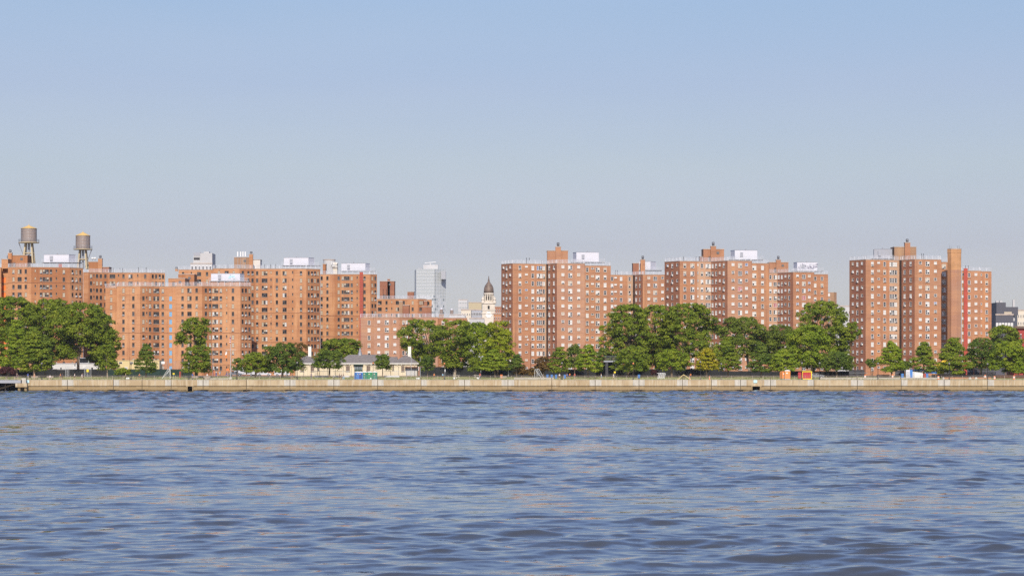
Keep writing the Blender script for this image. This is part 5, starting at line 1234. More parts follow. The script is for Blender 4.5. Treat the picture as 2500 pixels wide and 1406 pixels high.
def container():
    Y = 738.; z = gz(Y); t = thing('shipping_container', (WX(2216, Y), Y, z), 'white and blue shipping container between the layered trees', 'container'); X_ = lambda p: WX(p, Y); zt = WZ(902.5, Y)
    b = MB(); b.box(((X_(2212) + X_(2221.5)) / 2, Y + 1.0, (z + zt) / 2), (X_(2221.5) - X_(2212), 2, zt - z), 'shelter_white'); e = b.build('end_door', t)
    b = MB()
    for i in range(6): b.box(((X_(2212) + X_(2221.5)) / 2, Y - .04, z + .3 + i * .3), (.9, .05, .04), 'steel_grey')
    b.build('door_ribs', e)
    b = MB(); b.box(((X_(2221.5) + X_(2228.5)) / 2, Y + 1.3, (z + zt) / 2), (X_(2228.5) - X_(2221.5), 2, zt - z), 'plastic_blue'); b.build('side_panel', t)
    b = MB(); b.box(((X_(2228.5) + X_(2254)) / 2, Y + 1.7, (z + zt - .4) / 2), (X_(2254) - X_(2228.5), 2, zt - z - .6), 'frame_white'); b.build('side_wall', t)
    r = thing('tarpaulin', (X_(2262), Y, z), 'blue tarpaulin stretched over poles beside the container', 'tarpaulin')
    b = MB(); b.face([(X_(2228), Y, zt), (X_(2286), Y - .5, zt - .7), (X_(2286), Y + 2.5, zt - .5), (X_(2228), Y + 2.5, zt + .2)], 'plastic_blue'); b.face([(X_(2258), Y + .2, zt - .3), (X_(2286), Y - .3, zt - .75), (X_(2286), Y - .3, zt - 1.1), (X_(2258), Y + .2, zt - 1.0)], 'plastic_blue'); b.build('sheet', r)
    for p in (2232, 2259, 2285): b = MB(); b.tube((X_(p), Y + .2, z), (X_(p), Y + .2, zt - .3), .05, .05, 'steel_grey', 6); b.build('pole', r)
    for p, m_, l in ((2255.5, 'paint_red', 'red site drum in the shade of the blue tarpaulin'), (2261, 'plastic_blue', 'blue site drum in the shade of the blue tarpaulin'), (2201, 'plastic_blue', 'small blue site drum left of the white and blue container')):
        d = thing('site_drum', (X_(p), Y - 1.5, z), l, 'drum'); b = MB(); b.lathe((X_(p), Y - 1.5, z), [(.42, 0), (.45, .35), (.42, .7), (.45, 1.05), (.4, 1.3)], m_, 12); b.build('body', d); b = MB(); b.lathe((X_(p), Y - 1.5, z + 1.3), [(.44, 0), (.44, .06)], 'black_metal', 12); b.build('lid', d)
container()
def excavator():
    Y = 752.; z = gz(Y); X_ = lambda p: WX(p, Y); Z_ = lambda p: WZ(p, Y); t = thing('excavator', (X_(2292), Y, z), 'yellow excavator with its boom raised behind the conical tree', 'excavator')
    b = MB(); P = [(X_(2288), Y, Z_(906)), (X_(2286), Y, Z_(897)), (X_(2294), Y, Z_(889)), (X_(2308), Y, Z_(878))]
    for p, q, r0, r1 in ((P[0], P[1], .5, .6), (P[1], P[2], .6, .5), (P[2], P[3], .5, .3)): b.tube(p, q, r0, r1, 'digger_yellow', 6)
    b.build('boom', t)
    b = MB(); b.tube((X_(2309), Y, Z_(877)), (X_(2300), Y, Z_(897)), .34, .2, 'digger_yellow', 6); b.build('stick', t)
    b = MB(); b.box((X_(2299), Y, Z_(899)), (.9, 1.0, .8), 'steel_grey'); b.build('bucket', t)
    b = MB(); b.box((X_(2291), Y + .5, Z_(908)), (3.2, 2.4, 1.2), 'digger_yellow'); b.build('body', t)
    b = MB(); b.box((X_(2285), Y - .2, Z_(904)), (1.2, 1.2, 1.5), 'glass_dark'); b.build('cab', t)
    for s in (-.9, 1.5): b = MB(); b.box((X_(2291), Y + s, z + .4), (3.6, .5, .75), 'black_metal'); b.build('track', t)
excavator()

# ------------------------------------------------------------ cones, drums, sawhorse, beams
mat('cone_orange', (.66, .19, .06), .5)
def cone(px, Y, h, label, drum=False):
    z = gz(Y); x = WX(px, Y); t = thing('traffic_drum' if drum else 'traffic_cone', (x, Y, z), label, 'traffic drum' if drum else 'traffic cone', 'orange and white traffic markers'); b = MB()
    if drum:
        b.lathe((x, Y, z), [(.34, 0), (.30, h * .35)], 'cone_orange', 12); b.lathe((x, Y, z), [(.30, h * .7), (.27, h), (.1, h + .05)], 'cone_orange', 12); b.build('body', t)
        b = MB(); b.lathe((x, Y, z), [(.305, h * .35), (.30, h * .7)], 'frame_white', 12); b.build('stripe', t)
    else:
        b.box((x, Y, z + .03), (.5, .5, .06), 'cone_orange'); b.lathe((x, Y, z), [(.2, .05), (.14, h * .45)], 'cone_orange', 12); b.lathe((x, Y, z), [(.11, h * .62), (.03, h)], 'cone_orange', 12); b.build('body', t)
        b = MB(); b.lathe((x, Y, z), [(.14, h * .45), (.11, h * .62)], 'frame_white', 12); b.build('stripe', t)
for a in ((2112, 733, 1.0, 'orange traffic drum in front of the leftmost dark hoarding', True), (2179, 733, 1.15, 'orange and white traffic drum under the layered tree left of the container', True),
          (2291, 713, 1.0, 'white and orange traffic drum below the raised yellow excavator', True), (2428, 712, .95, 'orange traffic drum at the left end of the stacked rusty beams', True), (2475.5, 712, 1.15, 'white topped traffic drum near the right edge', True), (2405, 730, 1.0, 'orange traffic drum before the tallest hoarding', True),
          (1684, 707.6, 1.2, 'orange traffic cone at the right leg of the yellow sawhorse', False), (1732, 709.5, 1.15, 'orange traffic cone alone on the lawn below the yellow tree', False)): cone(*a)
mat('sawhorse_yellow', (.75, .60, .25), .7); mat('rust', (.16, .07, .04), .85, noise=.3, nscale=1)
def sawhorse():
    Y = 706.; z = 3.26; X_ = lambda p: WX(p, Y); t = thing('sawhorse', (X_(1669), Y, z), 'yellow wooden A shaped sawhorse on the promenade', 'sawhorse')
    ap = (X_(1669), Y, WZ(914.5, Y))
    for p in (1654, 1687):
        b = MB(); b.bar((X_(p), Y, z), ap, .17, 'sawhorse_yellow'); b.build('leg', t)
    for dx in (-.35, .35): b = MB(); b.bar((X_(1669) + dx, Y + .6, z), (ap[0], Y + .05, ap[2] - .1), .1, 'rust'); b.build('rear_leg', t)
sawhorse()
def beams(x0, x1, Y, label, n=4, m='rust', name='steel_beams'):
    z = gz(Y); xa, xb = WX(x0, Y), WX(x1, Y); t = thing(name, ((xa + xb) / 2, Y, z), label, 'beams'); 
    for i in range(n):
        b = MB(); zz = z + .15 + (i % 3) * .33; yy = Y + (i // 3) * .4; x0_ = xa + (i % 2) * .4
        b.box(((x0_ + xb) / 2, yy, zz + .12), (xb - x0_, .3, .03), m); b.box(((x0_ + xb) / 2, yy, zz - .12), (xb - x0_, .3, .03), m); b.box(((x0_ + xb) / 2, yy, zz), (xb - x0_, .04, .21), m); b.build('beam', t)
beams(2430, 2520, 734, 'stack of rusty steel beams at the right edge', 6)
beams(2140, 2172, 742, 'dark pile of steel plates beneath the small multi-stemmed tree', 5, 'pile_dark'); beams(2290, 2430, 744, 'long low dark stack of steel in front of the hoardings', 4, 'pile_dark')
for i, (px, w, l) in enumerate(((2368, 1.0, 'pale rubble sack left of the pale stone block'), (2383, .9, 'pale stone block on the lawn before the hoarding'), (2303, .7, 'small pale stone right of the excavator drum'))):
    x = WX(px, 711); r = random.Random(i); t = MB(); t.lathe((x, 711, gz(711)), [(w * .45, 0), (w * .5, .25), (w * .4, .5), (w * .2, .7)], 'block_concrete', 7, i); tag(t.build('rubble_block', None, (x, 711, gz(711))), l, 'rubble')
def kerb(x0, x1, Y, h, m, label, cat='kerb', name='concrete_kerb'):
    xa, xb = WX(x0, Y), WX(x1, Y); z = gz(Y); b = MB(); n = max(1, int((xb - xa) / 3)); 
    for i in range(n): a = xa + (xb - xa) * i / n; c = xa + (xb - xa) * (i + 1) / n; b.box(((a + c) / 2, Y, z + h / 2), (c - a - .03, .4, h), m)
    tag(b.build(name, None, ((xa + xb) / 2, Y, z)), label, cat)
kerb(1255, 1352, 716, .5, 'paving', 'long pale concrete bench slab on the lawn before the right hand goal'); kerb(2000, 2290, 718, .45, 'paving', 'long pale concrete kerb along the construction site')
kerb(500, 560, 716, .35, 'paving', 'pale stone kerb at the foot of the flagpole'); kerb(2300, 2420, 719, .5, 'brick_pink', 'low pinkish brick kerb along the right hand construction site')

# ------------------------------------------------------------ lamps, masts, goals, tables, bins
mat('lamp_globe', (.22, .21, .19), .3)
def lamp(px, ytop, label, Y=709., globe=True, m='black_metal', orange=False):
    z = gz(Y); x = WX(px, Y); zt = WZ(ytop, Y); t = thing('street_lamp', (x, Y, z), label, 'street lamp', 'black park lamps')
    b = MB(); b.lathe((x, Y, z), [(.20, 0), (.20, .3), (.12, .5), (.09, .6), (.06, zt - z - .9), (.10, zt - z - .75)], m, 10); b.build('post', t)
    b = MB(); b.lathe((x, Y, zt - .75), [(.10, 0), (.26, .12), (.26, .2)], m, 10); b.build('collar', t)
    b = MB(); b.lathe((x, Y, zt - .55), [(.2, 0), (.26, .2), (.16, .42)], 'lamp_globe' if not orange else 'plastic_orange', 10); b.build('globe', t)
    b = MB(); b.lathe((x, Y, zt - .13), [(.24, 0), (.05, .13)], m, 10); b.build('cap', t)
for px, yt, l, o in ((102, 884, 'park lamp under the left trees before the white trailers', 0), (320, 884, 'park lamp in front of the yellow hut', 0), (461, 884, 'park lamp beside the dense lower tree left of the flagpole', 0), (578, 884, 'park lamp with an orange globe right of the flagpole', 1),
    (725.5, 882, 'park lamp at the left corner of the cream restroom', 0), (911, 883, 'park lamp with an orange globe behind the green portable toilets', 1), (1085, 884, 'park lamp between the picnic tables and the dark trees', 1), (1372, 883, 'park lamp before the conical tree right of the reddish brown tree', 0),
    (1546, 884, 'park lamp with an orange globe left of the stacked white frames', 1), (1761, 885, 'park lamp just right of the bright yellow tree', 0), (1958, 883, 'park lamp at the left side of the red skip', 0), (2001, 883, 'park lamp right of the red skip', 0),
    (2143.5, 884, 'park lamp between the multi-stemmed tree and the layered tree', 0), (2317.5, 884, 'park lamp in front of the large conical tree right of the excavator', 0), (1710, 880, 'park lamp behind the bright yellow tree', 0), (2411, 885, 'park lamp near the stacked rusty beams', 0)):
    lamp(px, yt, l, orange=bool(o))
def mast(px, ytop, Y, label, m, r=.10, arms=(), name='light_mast', cat='light mast'):
    z = gz(Y); x = WX(px, Y); zt = WZ(ytop, Y); t = thing(name, (x, Y, z), label, cat); b = MB(); b.tube((x, Y, z), (x, Y, zt), r, r * .6, m, 8); b.build('pole', t)
    for dx, dz in arms:
        b = MB(); b.bar((x, Y, zt - .6), (x + dx, Y, zt + dz), .08, m); b.box((x + dx, Y, zt + dz + .1), (.6, .4, .3), 'galv'); b.build('floodlight', t)
mast(1296, 833, 760, 'tall reddish light mast with two floodlights in front of the tall tower by the church', 'rust', .13, ((-.9, .4), (.9, .4)))
mast(1241, 862, 757, 'pale grey pole left of the small dark spiky tree', 'galv', .12); mast(444, 862, 762, 'tall brown pole right of the green fence', 'rust', .1)
mast(520, 848, 770, 'thin grey pole standing between the gappy tree and the flagpole', 'galv', .07, ((-.8, .2),)); mast(1026, 872, 752, 'slim grey pole at the right corner of the restroom', 'galv', .08); mast(1174, 872, 748, 'slim grey mast with a crossbar above the right picnic table', 'galv', .08, ((-.5, .1), (.5, .1)))
mast(317, 871, 770, 'dark pole with a lantern rising from the roofline of the yellow hut', 'rust', .09); mast(1004, 868, 762, 'grey floodlight pole before the right chimney of the restroom', 'galv', .07, ((-.4, .2),))
mat('flag_red', (.45, .03, .05), .8); mat('flag_blue', (.03, .06, .30), .8); mat('flag_white', (.75, .75, .75), .8); mat('flag_orange', (.80, .25, .04), .8)
def flagpole():
    Y = 716.; z = gz(Y); x = WX(563, Y); X_ = lambda p: WX(p, Y); Z_ = lambda p: WZ(p, Y); t = thing('flagpole', (x, Y, z), 'white flagpole with a yardarm standing on the lawn left of the round green tree', 'flagpole')
    b = MB(); b.tube((x, Y, z), (x, Y, Z_(817)), .10, .05, 'galv', 8); b.build('pole', t)
    b = MB(); b.bar((X_(550), Y, Z_(853.5)), (X_(576), Y, Z_(853.5)), .10, 'frame_white'); b.build('yardarm', t)
    b = MB(); b.lathe((x, Y, z), [(.55, 0), (.5, .35), (.2, .6)], 'block_concrete', 12); b.build('base', t)
    b = MB(); b.lathe((x, Y, Z_(817)), [(.05, -.08), (.12, 0), (.05, .1)], 'digger_yellow', 8); b.build('finial', t)
    def flag(x0, x1, y0, y1, cols, label):
        f = thing('flag', (X_(x0), Y - .1, Z_(y1)), label, 'flag', 'flags hanging limp from the flagpole'); n = len(cols); b = MB()
        for i, c in enumerate(cols):
            for k in range(4):
                za, zb_ = Z_(y0 + (y1 - y0) * (i + k / 4) / n), Z_(y0 + (y1 - y0) * (i + (k + 1) / 4) / n); w = .12 * sin(i * 2 + k)
                b.box(((X_(x0) + X_(x1)) / 2 + w * .5, Y - .1 + w, (za + zb_) / 2), (X_(x1) - X_(x0), .06, za - zb_), c)
        b.build('cloth', f)
    flag(561, 563.5, 824, 838, ['flag_blue', 'flag_red', 'flag_white', 'flag_red', 'flag_white', 'flag_red'], 'limp red, white and blue striped flag near the top of the flagpole')
    flag(550.5, 553.5, 859, 873, ['flag_white', 'flag_white', 'flag_orange', 'flag_orange'], 'limp white and orange flag hanging from the left end of the yardarm')
flagpole()
def goal(x0, x1, ytop, Y, lean, label):
    z = gz(Y); X_ = lambda p: WX(p, Y); zt = WZ(ytop, Y); t = thing('goal_frame', (X_(x1), Y, z), label, 'football goal', 'white goal frames')
    xa, xb = X_(x0), X_(x1); b = MB(); W = .11
    b.bar((xb, Y, z), (xb, Y, zt), W, 'frame_white'); b.bar((xb, Y, zt), (xb - lean * .45, Y, zt), W, 'frame_white'); b.bar((xb - lean * .45, Y, zt), (xa, Y + .2, z), W, 'frame_white'); b.bar((xa, Y + .2, z), (xb, Y, z), W, 'frame_white'); b.build('side_frame', t)
    b = MB(); b.bar((xb - .6, Y + 5, z), (xb - .6, Y + 5, zt), W, 'frame_white'); b.bar((xb, Y, zt), (xb - .6, Y + 5, zt), W, 'frame_white'); b.bar((xb - .6, Y + 5, zt), (xa - .6, Y + 5, z), W, 'frame_white'); b.build('crossbar', t)
    b = MB()
    for i in range(7): u = i / 7; b.bar((xb - (xb - xa) * u, Y + .1, z), (xb - lean * .45 * u, Y + .1, zt - (zt - z) * max(0, u - .35) * .5), .02, 'flag_white')
    b.build('net', t)
goal(395, 415, 900.5, 727, 1.2, 'white goal frame in front of the green fence'); goal(1329, 1311, 901, 722, -1.2, 'white goal frame on the lawn by the ochre bush')
def frames():
    Y = 722.; z = gz(Y); t = thing('folded_frames', (WX(1613, Y), Y, z), 'stack of slanted white frames on the lawn under the widest trees', 'frames')
    for i in range(4):
        b = MB(); x = WX(1605 + i * 4.5, Y)
        for d in (0, .35): b.bar((x + d, Y, z), (x + d + .45, Y + .3, z + 1.6), .12, 'frame_white')
        for q in (.4, .8, 1.2): b.bar((x + q * .28, Y + .05, z + q), (x + q * .28 + .35, Y + .05, z + q), .08, 'frame_white')
        b.build('frame', t)
    b = MB(); b.bar((WX(1604, Y), Y + .3, z + 1.65), (WX(1624, Y), Y + .3, z + 1.65), .12, 'frame_white'); b.build('top_bar', t)
frames()
def table(px, Y, label):
    z = gz(Y); x = WX(px, Y); t = thing('picnic_table', (x, Y, z), label, 'picnic table', 'white picnic tables'); b = MB(); b.box((x, Y, z + 1.0), (2.0, .9, .08), 'block_concrete'); b.build('table_top', t)
    for s in (-1, 1): b = MB(); b.box((x + s * .6, Y, z + .5), (.12, .6, .96), 'block_concrete'); b.build('leg', t)
    for s in (-1, 1): b = MB(); b.box((x, Y + s * .9, z + .5), (2.0, .35, .07), 'block_concrete'); b.box((x, Y + s * .9, z + .24), (.3, .25, .46), 'block_concrete'); b.build('bench_seat', t)
table(1114.5, 727, 'white picnic table beside the pale forked trunk'); table(1165, 727, 'white picnic table below the little tree and slim mast')
def ball(px, py, Y, label):
    z = WZ(py, Y); r = .30; z = gz(Y) + r; x = WX(px, Y); b = MB(); b.lathe((x, Y, z), [(r * sin(a * pi / 8), -r * cos(a * pi / 8)) for a in range(1, 8)], 'frame_white', 12); o = smooth(b.build('white_sack', None, (x, Y, z))); tag(o, label, 'sack', 'round white sacks lying on the lawn')
for px, l in ((310, 'round white sack on the lawn in front of the green bush'), (314, 'round white sack right beside the one before the green bush'), (1018, 'lower left of two round white sacks right of the restroom'), (1022.5, 'right of two round white sacks right of the restroom'), (1109, 'round white sack below the left picnic table'), (1167, 'round white sack below the right picnic table'), (899, 'round white sack before the green portable toilets'), (887.5, 'round white sack at the left green portable toilet'), (905, 'round white sack at the middle green portable toilet')):
    ball(px, 0, 708.2 + (px % 7) * .3, l)
def bin_(px, Y, m, label, h=1.0):
    z = gz(Y); x = WX(px, Y); t = thing('litter_bin', (x, Y, z), label, 'litter bin', 'park litter bins'); b = MB(); b.lathe((x, Y, z), [(.3, 0), (.38, h)], m, 12); b.build('barrel', t); b = MB(); b.lathe((x, Y, z + h), [(.42, 0), (.42, .1), (.25, .16)], m, 12); b.build('rim', t)
for px, m, l in ((1336.5, 'plastic_blue', 'blue litter bin, left of three in a row by the right goal'), (1347, 'plastic_blue', 'blue litter bin, middle of three in a row by the right goal'), (1357.5, 'plastic_blue', 'blue litter bin, right of three in a row by the right goal'), (1379, 'plastic_blue', 'lone blue litter bin right of the park lamp by the conical tree'), (1560, 'plastic_blue', 'lone blue litter bin under the widest trees'), (1224, 'cone_orange', 'red orange litter bin below the small layered tree'), (470, 'rust', 'brown litter bin under the dense lower tree')):
    bin_(px, 728, m, l)
def bench(px, Y, label, w=1.9):
    z = gz(Y) if Y > 707 else 3.26; x = WX(px, Y); t = thing('park_bench', (x, Y, z), label, 'bench', 'park benches behind the railing'); b = MB(); b.box((x, Y, z + .45), (w, .45, .06), 'rail_tan'); b.build('seat', t)
    b = MB()
    for i in range(3): b.box((x, Y + .25, z + .6 + i * .15), (w, .05, .1), 'rail_tan')
    b.build('backrest', t)
    for s in (-1, 1): b = MB(); b.box((x + s * w * .42, Y, z + .21), (.08, .4, .42), 'black_metal'); b.build('leg', t)
for px, l in ((84, 'tan park bench by the shirtless person under the left trees'), (122, 'tan park bench behind the seated person in a white cap'), (476, 'tan park bench under the dense lower tree'), (1229, 'dark tan park bench below the small layered bright tree'), (505, 'tan park bench left of the flagpole')):
    bench(px, 711, l)
def sign(px, Y, m, w, h, zc, label):
    z = gz(Y); x = WX(px, Y); t = thing('notice_board', (x, Y, z), label, 'sign'); b = MB(); b.box((x, Y - .05, z + zc), (w, .05, h), m); b.build('board', t); b = MB(); b.tube((x, Y, z), (x, Y, z + zc + h / 2), .04, .04, 'galv', 6); b.build('post', t)
sign(214, 751, 'skip_yellow', .6, .8, 2.0, 'yellow notice on the galvanised fence panel under the left trees'); sign(424, 728, 'skip_yellow', .55, .4, 1.4, 'yellow round topped notice right of the left goal'); sign(1501, 745, 'skip_yellow', .5, .5, 1.6, 'small yellow notice beside the walking pair right of the shelter')
sign(1086, 709.5, 'frame_white', .35, .7, 2.6, 'small white notice on the lamp by the picnic tables'); sign(439.5, 730, 'paint_red', .3, 1.9, 1.1, 'narrow upright red sign left of the park lamp by the dense lower tree')
sign(398, 786, 'frame_white', 1.1, .8, 4.2, 'white notice on the tall ball court fence'); sign(556, 767, 'cone_orange', .8, .7, 2.1, 'orange sign on the black fence just left of the flagpole')
def barrel_box(x0, x1, ytop, Y, m, label, name='road_plate', cat='panel'):
    z = gz(Y); xa, xb = WX(x0, Y), WX(x1, Y); zt = WZ(ytop, Y); t = thing(name, ((xa + xb) / 2, Y, z), label, cat); b = MB(); b.box(((xa + xb) / 2, Y, (z + zt) / 2), (xb - xa, .15, zt - z), m); b.build('panel', t)
    for x in (xa, xb): b = MB(); b.tube((x, Y, z), (x, Y, zt + .2), .06, .06, 'steel_grey', 6); b.build('post', t)
barrel_box(518, 524, 903, 772, 'cone_orange', 'orange mesh panel behind the black fence left of the flagpole'); 

# ------------------------------------------------------------ road vehicles behind the fence
mat('paint_white', (.55, .55, .56), .25, spec=.6); mat('paint_grey', (.18, .19, .21), .3, spec=.6); mat('paint_blue', (.05, .10, .25), .3, spec=.6); mat('car_glass', (.02, .025, .03), .05, spec=.8); mat('tyre', (.02, .02, .02), .9); mat('rim', (.4, .4, .42), .4, .6); mat('lamp_red', (.5, .02, .02), .3); mat('lamp_clear', (.8, .8, .75), .2)
def car(px, Y, m, label, van=False, L=4.5, truck=False, z=None):
    z = gz(Y) if z is None else z; x = WX(px, Y); t = thing('parked_truck' if truck else 'parked_car', (x, Y, z), label, 'truck' if truck else 'car', 'vehicles on the road behind the park'); Wd = 1.8
    if truck: prof = [(-L / 2, .5), (-L / 2, 2.7), (L * .22, 2.7), (L * .22, 2.2), (L * .38, 2.15), (L * .46, 1.3), (L / 2, 1.2), (L / 2, .5)]
    elif van: prof = [(-L / 2, .35), (-L / 2, 1.75), (-L * .42, 1.95), (L * .18, 1.95), (L * .34, 1.15), (L / 2, .95), (L / 2, .35)]
    else: prof = [(-L / 2, .35), (-L / 2, .85), (-L * .40, .95), (-L * .24, 1.42), (L * .10, 1.45), (L * .26, .98), (L * .46, .85), (L / 2, .6), (L / 2, .35)]
    b = MB(); n = len(prof); A = [(x + u, Y - Wd / 2, z + v) for u, v in prof]; B_ = [(x + u, Y + Wd / 2, z + v) for u, v in prof]
    b.face(A, m); b.face(B_[::-1], m)
    for i in range(n): j = (i + 1) % n; b.face([A[i], B_[i], B_[j], A[j]], m)
    b.build('body', t)
    zt = max(v for u, v in prof); b = MB(); g0, g1 = (.98, zt - .12) if not truck else (1.5, 2.1)
    lo, hi = (-L * .26, L * .20) if not truck else (L * .24, L * .40)
    for k in range(2 if not truck else 1):
        a = lo + (hi - lo) * (k / 2 if not truck else 0) + .08; c = lo + (hi - lo) * ((k + 1) / 2 if not truck else 1) - .04
        b.face([(x + a, Y - Wd / 2 - .02, z + g0), (x + c, Y - Wd / 2 - .02, z + g0), (x + c - .15, Y - Wd / 2 - .02, z + g1), (x + a + .12, Y - Wd / 2 - .02, z + g1)], 'car_glass')
    b.build('side_window', t)
    for u in (-L * .31, L * .31):
        for s in (-1, 1):
            b = MB(); b.tube((x + u, Y + s * Wd / 2 - .12, z + .34), (x + u, Y + s * Wd / 2 + .1, z + .34), .34, .34, 'tyre', 14); w = b.build('wheel', t); b = MB(); b.tube((x + u, Y + s * (Wd / 2 + .02) - .12, z + .34), (x + u, Y + s * (Wd / 2 + .02) + .1, z + .34), .19, .19, 'rim', 10); b.build('rim', w)
    b = MB(); b.box((x + L / 2 - .04, Y - .6, z + .75), (.12, .3, .15), 'lamp_clear'); b.build('headlight', t); b = MB(); b.box((x - L / 2 + .04, Y - .6, z + .8), (.12, .3, .18), 'lamp_red'); b.build('tail_light', t)
car(645, 787, 'paint_white', 'white car under the left side of the big dark tree'); car(689, 787, 'paint_white', 'white van under the middle of the big dark tree', True, 4.9)
car(598, 785, 'paint_white', 'white truck seen through the black fence right of the flagpole', truck=True, L=6.5); car(575, 784, 'paint_grey', 'grey car behind the small sparse dark tree')
car(1800, 790, 'paint_white', 'white car behind the fence between conical trees'); car(1993, 735, 'paint_grey', 'grey car partly behind the park lamp right of the red skip'); car(1940, 788, 'paint_white', 'white car behind the orange portable toilets'); car(1842, 786, 'paint_blue', 'dark blue car in the shade under the olive tree'); car(1690, 786, 'paint_grey', 'grey car in the shade behind the bright yellow tree')

# ------------------------------------------------------------ people
mat('skin_light', (.50, .29, .20), .6); mat('skin_dark', (.16, .085, .05), .6)
for n_, c_ in (('cloth_white', (.72, .72, .72)), ('cloth_black', (.02, .02, .025)), ('cloth_blue', (.04, .12, .45)), ('cloth_cyan', (.15, .45, .65)), ('cloth_red', (.50, .05, .04)), ('cloth_orange', (.70, .22, .05)), ('cloth_grey', (.20, .20, .22)), ('cloth_navy', (.03, .04, .12)), ('hair_dark', (.025, .018, .014)), ('hair_fair', (.25, .16, .08)), ('cap_white', (.7, .7, .7))): mat(n_, c_, .85)
def skinned(name, nodes, edges, roots, m, sub=1):
    me = bpy.data.meshes.new(name); me.from_pydata([n[0] for n in nodes], edges, []); o = bpy.data.objects.new('tmp_' + name, me); scn.collection.objects.link(o)
    md = o.modifiers.new('skin', 'SKIN'); md.use_smooth_shade = True
    for i, n in enumerate(nodes):
        r = n[1]; r = r if isinstance(r, tuple) else (r, r); me.skin_vertices[0].data[i].radius = r; me.skin_vertices[0].data[i].use_root = i in roots
    s = o.modifiers.new('sub', 'SUBSURF'); s.levels = sub; s.render_levels = sub
    dg = bpy.context.evaluated_depsgraph_get(); r = bpy.data.meshes.new_from_object(o.evaluated_get(dg)); r.name = name; bpy.data.objects.remove(o); bpy.data.meshes.remove(me)
    r.materials.clear(); r.materials.append(m)
    for p in r.polygons: p.material_index = 0
    return r
def pose_nodes(pose):
    """joints of a 1.72 m person facing -Y; returns the body graph and the clothing graphs"""
    P = {}; hip_z = .92
    if pose == 'sit': hip_z = .50
    hip_ = Vector((0, 0, hip_z)); lean = {'run': .16, 'walk': .03, 'stand': 0, 'sit': -.05}[pose]
    # figures move along +X
    chest = hip_ + Vector((lean * .6, 0, .34)); neck = hip_ + Vector((lean, 0, .53)); head = neck + Vector((lean * .15 + .01, 0, .17)); crown_ = head + Vector((0, 0, .10))
    def leg(s, th, kn):
        h = hip_ + Vector((0, s * .09, -.03)); k = h + Vector((sin(th) * .42, 0, -cos(th) * .42)); a = k + Vector((sin(th - kn) * .42, 0, -cos(th - kn) * .42)); f = a + Vector((.15, 0, -.035 + .1 * sin(th - kn))); return h, k, a, f
    LG = {'stand': ((.03, .03), (-.04, .0)), 'walk': ((.42, .10), (-.35, .20)), 'run': ((.75, .95), (-.55, .75)), 'sit': ((1.45, 1.45), (1.5, 1.45))}[pose]
    AR = {'stand': ((.05, .15), (-.03, .25)), 'walk': ((-.45, .35), (.40, .55)), 'run': ((-.85, 1.5), (.55, 1.6)), 'sit': ((.55, .9), (.5, .8))}[pose]
    nodes = [(hip_, (.135, .105)), (chest, (.15, .105)), (neck + Vector((0, 0, -.05)), (.085, .075)), (neck + Vector((0, 0, .03)), .052), (head, (.082, .095)), (crown_, (.066, .075)), (head + Vector((.085, 0, -.045)), .025)]
    edges = [(0, 1), (1, 2), (2, 3), (3, 4), (4, 5), (4, 6)]; limbs = []
    for s, (th, kn) in zip((-1, 1), LG):
        h, k, a, f = leg(s, th, kn); i = len(nodes); nodes += [(h, .088), (k, .056), (a, .038), (f, .032)]; edges += [(0, i), (i, i + 1), (i + 1, i + 2), (i + 2, i + 3)]; limbs.append((h, k, a))
    arms = []; roots = [0]
    for s, (sh, el) in zip((-1, 1), AR):
        S = neck + Vector((0, s * .175, -.09)); e = S + Vector((sin(sh) * .28, s * .03, -cos(sh) * .28)); fa = sh + el; w = e + Vector((sin(fa) * .25, 0, -cos(fa) * .25)); d = (w - e).normalized(); p = w + d * .07
        i = len(nodes); nodes += [(S, .058), (e, .042), (w, .028), (p, (.036, .020))]; edges += [(2, i), (i, i + 1), (i + 1, i + 2), (i + 2, i + 3)]; arms.append((S, e, w))
        q = Vector((d.z, 0, -d.x)); 
        for f_, (o_, ln) in enumerate(((-.030, .070), (-.010, .082), (.010, .078), (.030, .062))):
            b0 = p - d * .01 + q * o_; b1 = p + d * ln * .5 + q * o_; b2 = p + d * ln * .9 + q * o_ + Vector((0, -s * .02, 0)); i = len(nodes)
            nodes += [(b0, .009), (b1, .009), (b2, .007)]; edges += [(i, i + 1), (i + 1, i + 2)]; roots.append(i)
        b0 = w + d * .03 - q * .02; b1 = b0 - q * .03 + d * .03; b2 = b1 + d * .03; i = len(nodes); nodes += [(b0, .010), (b1, .010), (b2, .008)]; edges += [(i, i + 1), (i + 1, i + 2)]; roots.append(i)
    g = 1.14
    shirt = ([(hip_ + Vector((0, 0, .02)), (.15, .12)), (chest, (.168, .122)), (neck + Vector((0, 0, -.05)), (.10, .09)), (arms[0][0], .07), (arms[0][0].lerp(arms[0][1], .6), .06), (arms[1][0], .07), (arms[1][0].lerp(arms[1][1], .6), .06)], [(0, 1), (1, 2), (2, 3), (3, 4), (2, 5), (5, 6)])
    short = ([(hip_ + Vector((0, 0, .06)), (.148, .12)), (limbs[0][0], .105), (limbs[0][0].lerp(limbs[0][1], .75), .085), (limbs[1][0], .105), (limbs[1][0].lerp(limbs[1][1], .75), .085)], [(0, 1), (1, 2), (0, 3), (3, 4)])
    longp = ([(hip_ + Vector((0, 0, .06)), (.148, .12)), (limbs[0][0], .105), (limbs[0][1], .072), (limbs[0][2], .055), (limbs[1][0], .105), (limbs[1][1], .072), (limbs[1][2], .055)], [(0, 1), (1, 2), (2, 3), (0, 4), (4, 5), (5, 6)])
    hair = ([(head + Vector((-.025, 0, .02)), (.088, .10)), (crown_ + Vector((-.012, 0, .012)), (.07, .078))], [(0, 1)])
    return (nodes, edges, roots), shirt, short, longp, hair
PM = {}
